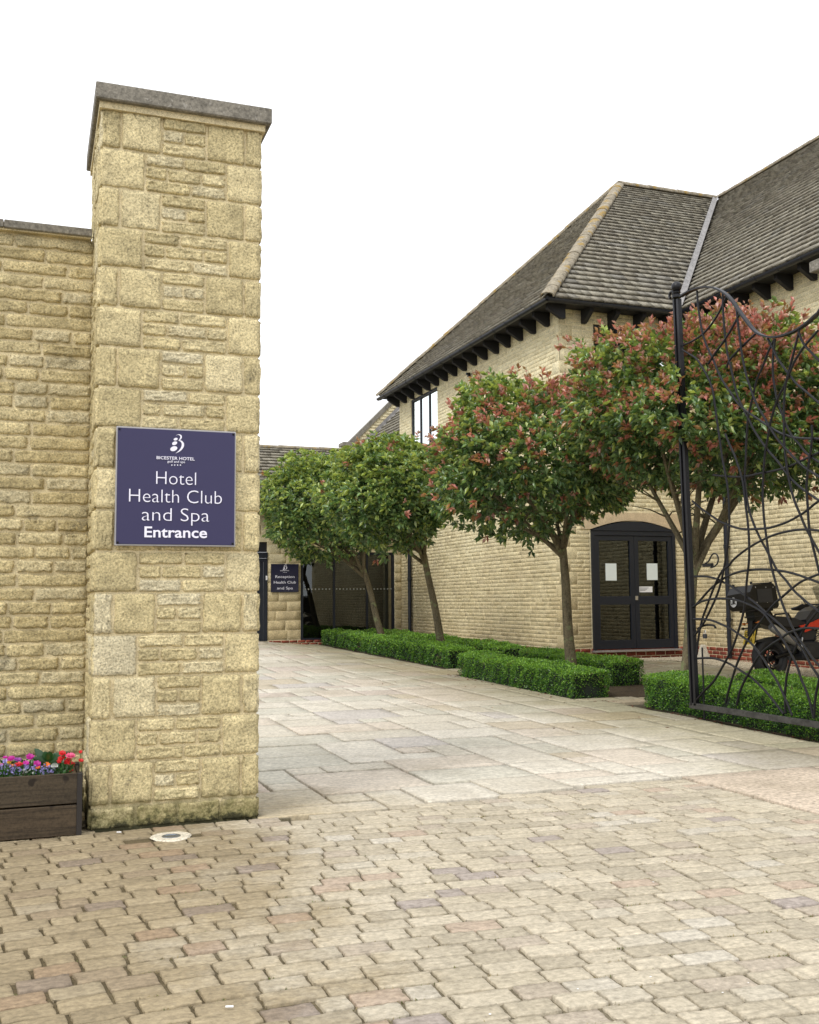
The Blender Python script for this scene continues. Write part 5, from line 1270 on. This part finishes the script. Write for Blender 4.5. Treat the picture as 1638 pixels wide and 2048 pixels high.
    for s in (-1, 1):
        m_ = MB(); m_.tube([(-.40, .22*s, z1-.005), (.0, .22*s, z1+.012)], .010, 6)
        for xx_ in (-.38, 0): m_.lathe([(0, -.01), (.02, -.01), (.02, .03), (0, .03)], (xx_, .2*s, z1), 8)
        bld(m_, 'luggage_rail', M_black, tc)
    m_ = MB(); m_.bevbox((-.34, -.17, z0-.03), (.02, .17, z0+.004), .006); m_.prism([(-.28, .90), (.12, .90), (.04, z0-.02), (-.30, z0-.02)], -.09, .09); bld(m_, 'luggage_rack', M_blackg, None, False)
    m_ = MB()
    for s in (-.262, .262):
        for xx_ in (-.36, -.16, -.02):
            for zz_ in (z0+.09, z1-.06): m_.lathe([(0, .003 if s > 0 else -.003), (.008, 0)], (xx_, s, zz_), 8, 'y')
    bld(m_, 'rivets', M_steel, tc)['kind'] = 'stuff'
    m_ = MB(); m_.prism([(-.34, z0+.09), (-.05, z0+.09), (-.06, z1-.08), (-.34, z1-.09)], -.266, -.261); bld(m_, 'side_panel', M_grey, tc, False)
    # round UK sticker on the back of the case
    xb = -.4725; m_ = MB(); m_.lathe([(0, 0), (.075, 0)], (xb, .13, z0+.13), 24, 'x'); st = bld(m_, 'round_sticker', M_white, tc)
    co, fc = text_mesh('UK', .085, .003, .0); V = [(xb-.004, .13-a, z0+.10+b) for a, b, c in co]; m_ = MB(); m_.add(V, fc); bld(m_, 'sticker_lettering', M_blackg, tc, False)
    m_ = MB(); Vp = [(-.385, -.12, .55), (-.385, .12, .55), (-.318, .12, .765), (-.318, -.12, .765)]; Vp += [(a+.006, b, c) for a, b, c in Vp]
    m_.add(Vp, [(0,1,2,3),(7,6,5,4),(0,4,5,1),(1,5,6,2),(2,6,7,3),(3,7,4,0)]); npl = bld(m_, 'number_plate', M_yellow, None, False)
    for body, zz_ in (('EF21', .672), ('DHA', .578)):
        co, fc = text_mesh(body, .095, .001, .0); ww = .19 if len(body) == 4 else .16; co[:, 0] *= ww/(co[:, 0].max()-co[:, 0].min())
        V = [(-.385+.067*((zz_+b-.55)/.215)-.004, -a, zz_+b) for a, b, c in co]; m_ = MB(); m_.add(V, fc); bld(m_, 'plate_lettering', M_blackg, npl, False)
    # exhaust on the right side
    m_ = MB(); m_.tube([(-.10, -.20, .80), (-.06, -.20, .775), (.30, -.19, .58), (.38, -.17, .53)], [.045, .062, .062, .035], 14); ex_ = bld(m_, 'exhaust_silencer', M_silver)
    m_ = MB(); m_.tube([(.38, -.17, .53), (.55, -.14, .38), (.85, -.05, .32)], .025, 8); bld(m_, 'exhaust_pipe', M_steel, ex_)
    # bars, hand guards, mirrors
    m_ = MB(); m_.tube([(1.02, -.42, 1.13), (1.10, -.24, 1.17), (1.14, 0, 1.14), (1.10, .24, 1.17), (1.02, .42, 1.13)], .014, 8); hb_ = bld(m_, 'handlebar', M_blackg)
    for s in (-1, 1):
        m_ = MB(); m_.tube([(1.03, .40*s, 1.13), (.985, .47*s, 1.12)], .021, 8); m_.tube([(1.03, .26*s, 1.17), (1.03, .42*s, 1.13)], .019, 8); bld(m_, 'grip', M_black, hb_)
        m_ = MB(); m_.tube([(1.14, .22*s, 1.16), (1.13, .42*s, 1.13), (1.02, .49*s, 1.12)], [.02, .05, .02], 8); bld(m_, 'hand_guard', M_grey, hb_)
        m_ = MB(); m_.tube([(1.08, .24*s, 1.17), (1.06, .34*s, 1.33)], .008, 6); bld(m_, 'mirror_stalk', M_black, hb_)
        m_ = MB(); m_.add([(1.045, (.30+.0)*s, 1.31), (1.045, .42*s, 1.29), (1.045, .47*s, 1.34), (1.045, .43*s, 1.385), (1.045, .31*s, 1.37)], [(0,1,2,3,4) if s < 0 else (4,3,2,1,0)])
        m_.add([(1.047, (.30+.0)*s, 1.31), (1.047, .42*s, 1.29), (1.047, .47*s, 1.34), (1.047, .43*s, 1.385), (1.047, .31*s, 1.37), (1.075, .38*s, 1.34)], [(0,1,5),(1,2,5),(2,3,5),(3,4,5),(4,0,5)]); bld(m_, 'mirror', plain('mirror_glass', (.9, .9, .92), .03, 1.0) if s < 0 else bpy.data.materials['mirror_glass'], hb_, False)
    m_ = MB(); m_.prism([(1.15, 1.0), (1.42, .96), (1.38, 1.08), (1.22, 1.18)], -.11, .11); m_.prism([(1.25, .92), (1.62, .86), (1.30, .98)], -.06, .06); bld(m_, 'nose_fairing', M_blackg, None, False)
    m_ = MB(); m_.add([(1.30, -.14, 1.10), (1.34, 0, 1.10), (1.30, .14, 1.10), (1.12, .13, 1.42), (1.14, 0, 1.46), (1.12, -.13, 1.42)], [(0,1,4,5), (1,2,3,4)]); bld(m_, 'windscreen', M_glass2, None, False)
    for s in (-1, 1):
        m_ = MB(); m_.lathe([(0, -.03), (.018, -.03), (.022, .01), (0, .02)], (-.27, s*.17, .87), 10, 'x'); m_.tube([(-.27, s*.08, .87), (-.27, s*.16, .87)], .007, 6); bld(m_, 'indicator', M_ind)
        m_ = MB(); m_.tube([(.55, s*.14, .40), (.55, s*.26, .39)], .014, 6); bld(m_, 'footpeg', M_steel)
    m_ = MB(); m_.tube([(.20+.012*math.cos(k*.9), .0+.045*math.sin(k*.9), .45+.0052*k) for k in range(60)], .006, 5, False); bld(m_, 'shock_spring', M_orange)
    m_ = MB()
    for k in range(7): m_.box((.93+.0*k, -.13, .50+.035*k), (1.0, .13, .512+.035*k))
    bld(m_, 'radiator', M_steel)['kind'] = 'stuff'
    m_ = MB(); m_.tube(smoothpts([(1.1, -.2, 1.15), (1.16, -.12, .95), (1.0, -.14, .75), (.8, -.14, .6)]), .007, 6); bld(m_, 'clutch_cable', M_black)
    m_ = MB(); m_.tube(smoothpts([(.55, -.15, .62), (.50, -.17, .50), (.56, -.16, .36), (.70, -.15, .33)]), .012, 6); bld(m_, 'brake_hose', M_steel)
    m_ = MB(); m_.prism([(-.02, .98), (.10, .98), (.12, 1.03), (.02, 1.03)], -.02, .02); bld(m_, 'tail_light', M_orange, None, False)
    m_ = MB(); m_.tube([(.45, .15, .30), (.40, .30, .0)], .012, 6); bld(m_, 'side_stand', M_blackg)
    m_ = MB(); m_.prism([(-.26, .60), (.10, .66), (.42, .56), (.42, .52), (.08, .61), (-.27, .57)], -.075, .075); bld(m_, 'mudguard', M_black, None, False)
bx, by = 10.62, 12.98
motorcycle((bx, by, float(gz(bx, by))+.0), math.radians(87), math.radians(6))
# pale tapering bollard by the wall
bp = PXp(1411, 1313, 12.30)
bo = thing('tapered_bollard', (12.25, float(bp[1]), .24), 'pale tapering concrete bollard standing in gravel behind the gate end post', 'bollard')
m_ = MB(); b_ = (12.25, float(bp[1])); V = []
for s, z in ((.095, .2), (.09, .24), (.04, .50), (.028, .515)):
    for u, v in ((-1,-1),(1,-1),(1,1),(-1,1)): V.append((b_[0]+u*s, b_[1]+v*s, z))
m_.add(V, [(12,13,14,15)]+[(l*4+i, l*4+(i+1) % 4, l*4+4+(i+1) % 4, l*4+4+i) for l in range(3) for i in range(4)]); m_.build('bollard_body', M_concrete, bo, (b_[0], b_[1], .24))

# ------------------------------------------------------------------ planter with flowers
pl = thing('flower_planter', (-.35, 6.95, 0), 'dark brown wooden plank planter against the left side of the sign pillar', 'planter')
PL = tuple(pl.location)
px1 = .285
for k, (za, zz_) in enumerate(((.0, .183), (.189, .372))):
    m_ = MB(); m_.bevbox((-1.35, 6.695, za+.004), (px1-.0, 6.72, zz_), .003); m_.build('front_board', M_wood, pl, PL)
    m_ = MB(); m_.bevbox((-1.35, 7.15, za+.004), (px1-.0, 7.175, zz_), .003); m_.build('back_board', M_wood, pl, PL)
    m_ = MB(); m_.bevbox((px1-.03, 6.73, za+.004), (px1-.005, 7.145, zz_), .003); m_.build('side_board', M_wood, pl, PL)
m_ = MB(); m_.bevbox((px1+.001, 6.69, .0), (px1+.032, 6.76, .372), .003); m_.bevbox((px1+.001, 7.11, .0), (px1+.032, 7.18, .372), .003); m_.build('corner_post', M_post, pl, PL)
m_ = MB(); m_.bevbox((px1+.002, 6.762, .10), (px1+.022, 7.108, .36), .003); m_.build('end_board', M_post, pl, PL)
m_ = MB(); m_.quad((-1.33, 6.72, .33), (px1-.03, 6.72, .33), (px1-.03, 7.15, .33), (-1.33, 7.15, .33)); m_.build('soil', M_soil, pl, PL)
M_fol = [leaf_mat('bedding_dark_leaf', (.025, .085, .025), (.04, .15, .02)), leaf_mat('bedding_leaf', (.05, .14, .035), (.1, .28, .03)), leaf_mat('bedding_grey_leaf', (.10, .16, .10), (.1, .2, .1))]
n = 2600; C = np.stack([NR.uniform(-1.32, px1-.03, n), NR.uniform(6.735, 7.15, n), .335+.07*NR.rand(n)], 1)
V, FF, k = leaves_at(C, NR.normal(0, .6, (n, 3))+[0, -.2, .9], NR.uniform(.02, .05, n), .38)
fo = put(mesh('bedding_foliage', V, FF, M_fol, np.repeat(NR.choice([0, 0, 1, 2], n), k)), 'bedding_foliage'); tag(fo, 'fine mixed green bedding foliage filling the wooden planter', 'foliage', kind='stuff')
FLC = dict(magenta=(.50, .015, .30), purple=(.30, .05, .35), red=(.62, .012, .015), pink=(.72, .12, .26), orange=(.75, .18, .01), yellow=(.75, .50, .03), white=(.75, .78, .72), lilac=(.38, .34, .68), coral=(.75, .03, .06))
FM = {k_: leaf_mat('petal_'+k_, c_, tuple(min(1, a*1.2) for a in c_), .6, .2) for k_, c_ in FLC.items()}
def flower(p, r_, col, petals, layers, label, name='flower', up=(0, -.55, .9)):
    rootf = thing(name, tuple(p), label, 'flower', 'bedding flowers in the wooden planter')
    up = np.array(up, float)+NR.normal(0, .18, 3); up /= np.linalg.norm(up); a1 = np.cross(up, [1, 0, 0]); a1 /= np.linalg.norm(a1); a2 = np.cross(up, a1)
    Cs = []; Ds = []; Ss = []
    for L in range(layers):
        for k_ in range(petals):
            t = 2*math.pi*(k_+.5*L)/petals+NR.uniform(-.2, .2); op = 1.35-.38*L*(2/max(layers, 2))
            Cs.append(p); Ds.append(up*math.cos(op)+(a1*math.cos(t)+a2*math.sin(t))*math.sin(op)); Ss.append(r_*(1-.12*L))
    roll = np.tile(up, (len(Cs), 1))
    V, FF, k_ = leaves_at(np.array(Cs, float), np.array(Ds), np.array(Ss), .95, NR, 0, -.25, roll)
    put(mesh('petals', V-np.array(p), FF, FM[col], None), 'petals', rootf, tuple(p))
    m_ = MB(); m_.tube([tuple(np.array(p)-up*.002), tuple(np.array([p[0]+NR.uniform(-.01, .01), p[1]+.01, .34]))], .0022, 5, False); m_.build('stem', M_fol[1], rootf, tuple(p))
def fpx(x, y, Y=6.80): p = PYp(x, y, Y); return np.array([p[0], Y, p[2]])
s_ = 6.825
lay = [((70,380),'magenta',.020,'magenta geranium bloom at planter left, above lilac flowers'),((150,395),'magenta',.027,'large magenta bloom above the yellow marigold'),((250,410),'purple',.022,'purple bloom between magenta ones near planter middle'),
       ((215,400),'purple',.016,'small purple bloom left of the planter middle'),((410,370),'magenta',.029,'tallest magenta bloom left of the big green leaves'),((355,455),'magenta',.023,'magenta bloom right of the coral bloom'),((505,465),'magenta',.028,'magenta bloom just left of the orange flower'),
       ((255,480),'coral',.032,'bright coral red bloom above the planter rim'),((20,480),'magenta',.018,'magenta bloom at far left photo edge'),((125,440),'yellow',.018,'yellow marigold among the left blooms'),((150,490),'orange',.018,'orange and yellow marigold beside coral bloom'),
       ((640,480),'orange',.024,'orange marigold below the big green leaves'),((520,520),'orange',.018,'low orange bloom near white alyssum'),((850,320),'red',.026,'dark red geranium left of the pink one'),((840,390),'red',.026,'red geranium under the dark red bloom'),((930,430),'red',.030,'red geranium with bright centre under the pink bloom'),
       ((960,360),'pink',.036,'ruffled pink geranium bloom at planter right'),((810,430),'red',.02,'small red bloom right of the white spiky flower'),((1105,420),'red',.02,'red bloom at planter right end'),((975,560),'red',.014,'low red petals at the planter rim'),((1100,300),'red',.014,'dark red bud nearest the pillar'),((990,470),'red',.02,'small red bloom low at right of planter'),((70,430),'lilac',.02,'lilac bloom left of the yellow marigold')]
for (a, b), col, r_, lab in lay: flower(fpx(a/s_, 1460+b/s_, 6.79+NR.uniform(-.02, .06)), r_, col, 6 if r_ > .02 else 5, 3 if r_ > .024 else 2, lab)
# small lilac and white flowers, uncountable
n = 125; a = NR.uniform(-.4, 740, n); b = NR.uniform(470, 600, n); m_ = (NR.rand(n) < .62)
Cs = np.array([fpx(a_/s_, 1460+b_/s_, 6.745+NR.uniform(0, .05)) for a_, b_ in zip(a, b)]); wh = (a > 350) & (a < 460) & (b > 530) | (a > 300) & (a < 330)
C5 = np.repeat(Cs, 5, 0); ang = np.tile(np.arange(5)*2*math.pi/5, n)+np.repeat(NR.rand(n), 5)
D5 = np.stack([np.cos(ang), -.35+0*ang, np.sin(ang)], 1); V, FF, k = leaves_at(C5, D5, NR.uniform(.005, .0095, len(C5)), .9)
fo = put(mesh('small_lobelia', V, FF, [FM['lilac'], FM['white']], np.repeat(np.repeat(wh.astype(int), 5), k)), 'small_lobelia'); tag(fo, 'tiny lilac and white flowers along the planter rim', 'flowers', kind='stuff')
# white spiky flower
sf = thing('spidery_white_flower', tuple(fpx(745/s_, 1460+500/s_, 6.74)), 'cream spidery flower with curled petals above the planter rim', 'flower')
c_ = fpx(745/s_, 1460+510/s_, 6.74)
for k_ in range(11):
    t = math.pi*(.05+.9*k_/10); m_ = MB(); m_.tube([tuple(c_), tuple(c_+np.array([math.cos(t)*.018, -.008, .004])), tuple(c_+np.array([math.cos(t)*.021, -.004, .018*math.sin(t)+.010]))], [.0018, .0016, .0006], 5); m_.build('petal', FM['white'], sf, tuple(c_))
# broad leaved plant
bl = thing('broad_leaved_plant', tuple(fpx(650/s_, 1460+440/s_, 6.86)), 'dark green broad leaved plant rising in the middle of the planter', 'plant')
c_ = fpx(655/s_, 1460+470/s_, 6.86)
for (a, b, r_) in ((470, 200, .1), (450, 330, .06), (560, 300, .07), (610, 240, .07), (680, 240, .07), (740, 270, .07), (800, 260, .08), (930, 240, .09), (860, 300, .07), (520, 390, .05)):
    tip = fpx(a/s_, 1460+b/s_, 6.84+NR.uniform(-.05, .06)); d_ = tip-c_; L = np.linalg.norm(d_); d_ /= L; sd_ = np.cross(d_, [0, -1, .3]); sd_ /= np.linalg.norm(sd_); V = []; Fc = []
    for i, t in enumerate(np.linspace(0, 1, 8)):
        w_ = .024*math.sin(math.pi*min(1, t*.93+.07))**.7*(1 if t > .15 else .35); p_ = c_+d_*L*t+np.array([0, -.012, -.02])*t*t
        V += [tuple(p_-sd_*w_), tuple(p_+np.array([0, -.004, -.004])), tuple(p_+sd_*w_)]
        if i: Fc += [(3*i-3, 3*i-2, 3*i+1, 3*i), (3*i-2, 3*i-1, 3*i+2, 3*i+1)]
    m_ = MB(); m_.add(V, Fc); m_.build('leaf', M_fol[0], bl, tuple(c_), True)

# ------------------------------------------------------------------ small things on the ground
ul = thing('recessed_uplight', (.82, 6.44, 0), 'round recessed ground light in pale concrete ring before the sign pillar', 'light')
m_ = MB(); ring = []
for rr_, z in ((.055, .002), (.058, .006), (.112, .007), (.120, -.002)):
    for k in range(28): a = 2*math.pi*k/28; q = 1+(.05*math.sin(3*a)+.03*math.sin(7*a) if rr_ > .1 else 0); ring.append((.82+rr_*q*math.cos(a), 6.44+rr_*q*math.sin(a), z))
m_.add(ring, [(l*28+k, l*28+(k+1) % 28, l*28+28+(k+1) % 28, l*28+28+k) for l in range(3) for k in range(28)]); m_.build('concrete_ring', M_concrete, ul, (.82, 6.44, 0))
m_ = MB(); m_.lathe([(0, .004), (.042, .004), (.046, .008), (.054, .008), (.056, .0)], (.82, 6.44, 0), 28); m_.build('lamp_lens', plain('lens_steel', (.22, .24, .26), .2, .6), ul, (.82, 6.44, 0), True)
for (x, y, lab) in ((459, 2018, 'white cigarette butt lying on the nearest setts'), (238, 1667, 'white cigarette butt lying left of the ground light')):
    d = ray(x, y); p = np.array([0, 0, H])+d*(-H/d[2]); m_ = MB(); m_.tube([(p[0]-.013, p[1]+.004, .008), (p[0]+.013, p[1]-.004, .008)], .0038, 8); o = m_.build('cigarette_butt', M_white, None, (float(p[0]), float(p[1]), .009)); tag(o, lab, 'litter', 'cigarette butts on the setts')
# fallen leaves by the hedge foot
M_fl = leaf_mat('fallen_leaf', (.16, .05, .025), (.2, .05, .02), .7)
n = 90; Y = NR.uniform(8.3, 17, n); X = np.where((Y > 12.2) & (Y < 16.7), 6.82, 7.22)-np.abs(NR.normal(0, .07, n)); k3 = NR.rand(n) < .25; X = np.where(k3, NR.uniform(5.0, 7.1, n), X)
V, FF, k = leaves_at(np.stack([X, Y, gz(X, Y)+.008], 1), np.stack([NR.normal(0, 1, n), NR.normal(0, 1, n), NR.normal(0, .1, n)], 1), NR.uniform(.03, .06, n), .5, NR, 0, .3, np.tile([0.05, 0.02, 1.], (n, 1)))
tag(put(mesh('fallen_leaves', V, FF, M_fl), 'fallen_leaves'), 'scattered dry brown leaves along the foot of the box hedges', 'leaves', kind='stuff')
# grass tufts and moss in the sett joints
n = 420; X = NR.uniform(.2, 3.8, n); row = NR.randint(0, 50, n); Y = 1.4+(row+.5)*rp; yo, _ = yoff(X); Y = Y+yo; ok = (Y > 2.4) & (Y < 6.3); X, Y = X[ok], Y[ok]; cl_ = NR.rand(len(X)) < .5
Xs = np.repeat(X, 12)+NR.normal(0, .022, len(X)*12); Ys = np.repeat(Y, 12)+NR.normal(0, .005, len(X)*12); n = len(Xs)
V, FF, k = leaves_at(np.stack([Xs, Ys, np.full(n, -.012)], 1), np.stack([NR.normal(0, .5, n), NR.normal(0, .5, n), np.full(n, .8)], 1), NR.uniform(.008, .020, n), .25)
tag(put(mesh('joint_grass', V, FF, [leaf_mat('joint_grass_green', (.11, .15, .03), (.2, .25, .04), .7), leaf_mat('joint_grass_straw', (.34, .27, .13), (.3, .25, .1), .8)], np.repeat(NR.choice([0, 1, 1], n), k)), 'joint_grass'), 'small tufts of grass and moss in the sett joints', 'grass', kind='stuff')
# white specks on paving
n = 12; pts = []
for _ in range(n):
    x = NR.uniform(520, 1620); y = NR.uniform(1400, 2040); d = ray(x, y); q = np.array([0, 0, H])+d*(-H/d[2]); 
    if q[1] < 8.5: pts.append((q[0], q[1], float(gz(q[0], q[1]))+.0045))
m_ = MB()
for q in pts:
    r_ = NR.uniform(.002, .005); m_.add([(q[0]+r_*math.cos(t)*NR.uniform(.7, 1.3), q[1]+r_*math.sin(t)*NR.uniform(.7, 1.3), q[2]) for t in np.linspace(0, 5.4, 7)], [tuple(range(7))])
o = m_.build('pale_specks', M_white); tag(o, 'tiny white specks of litter and gum scattered over the paving', 'litter', kind='stuff')
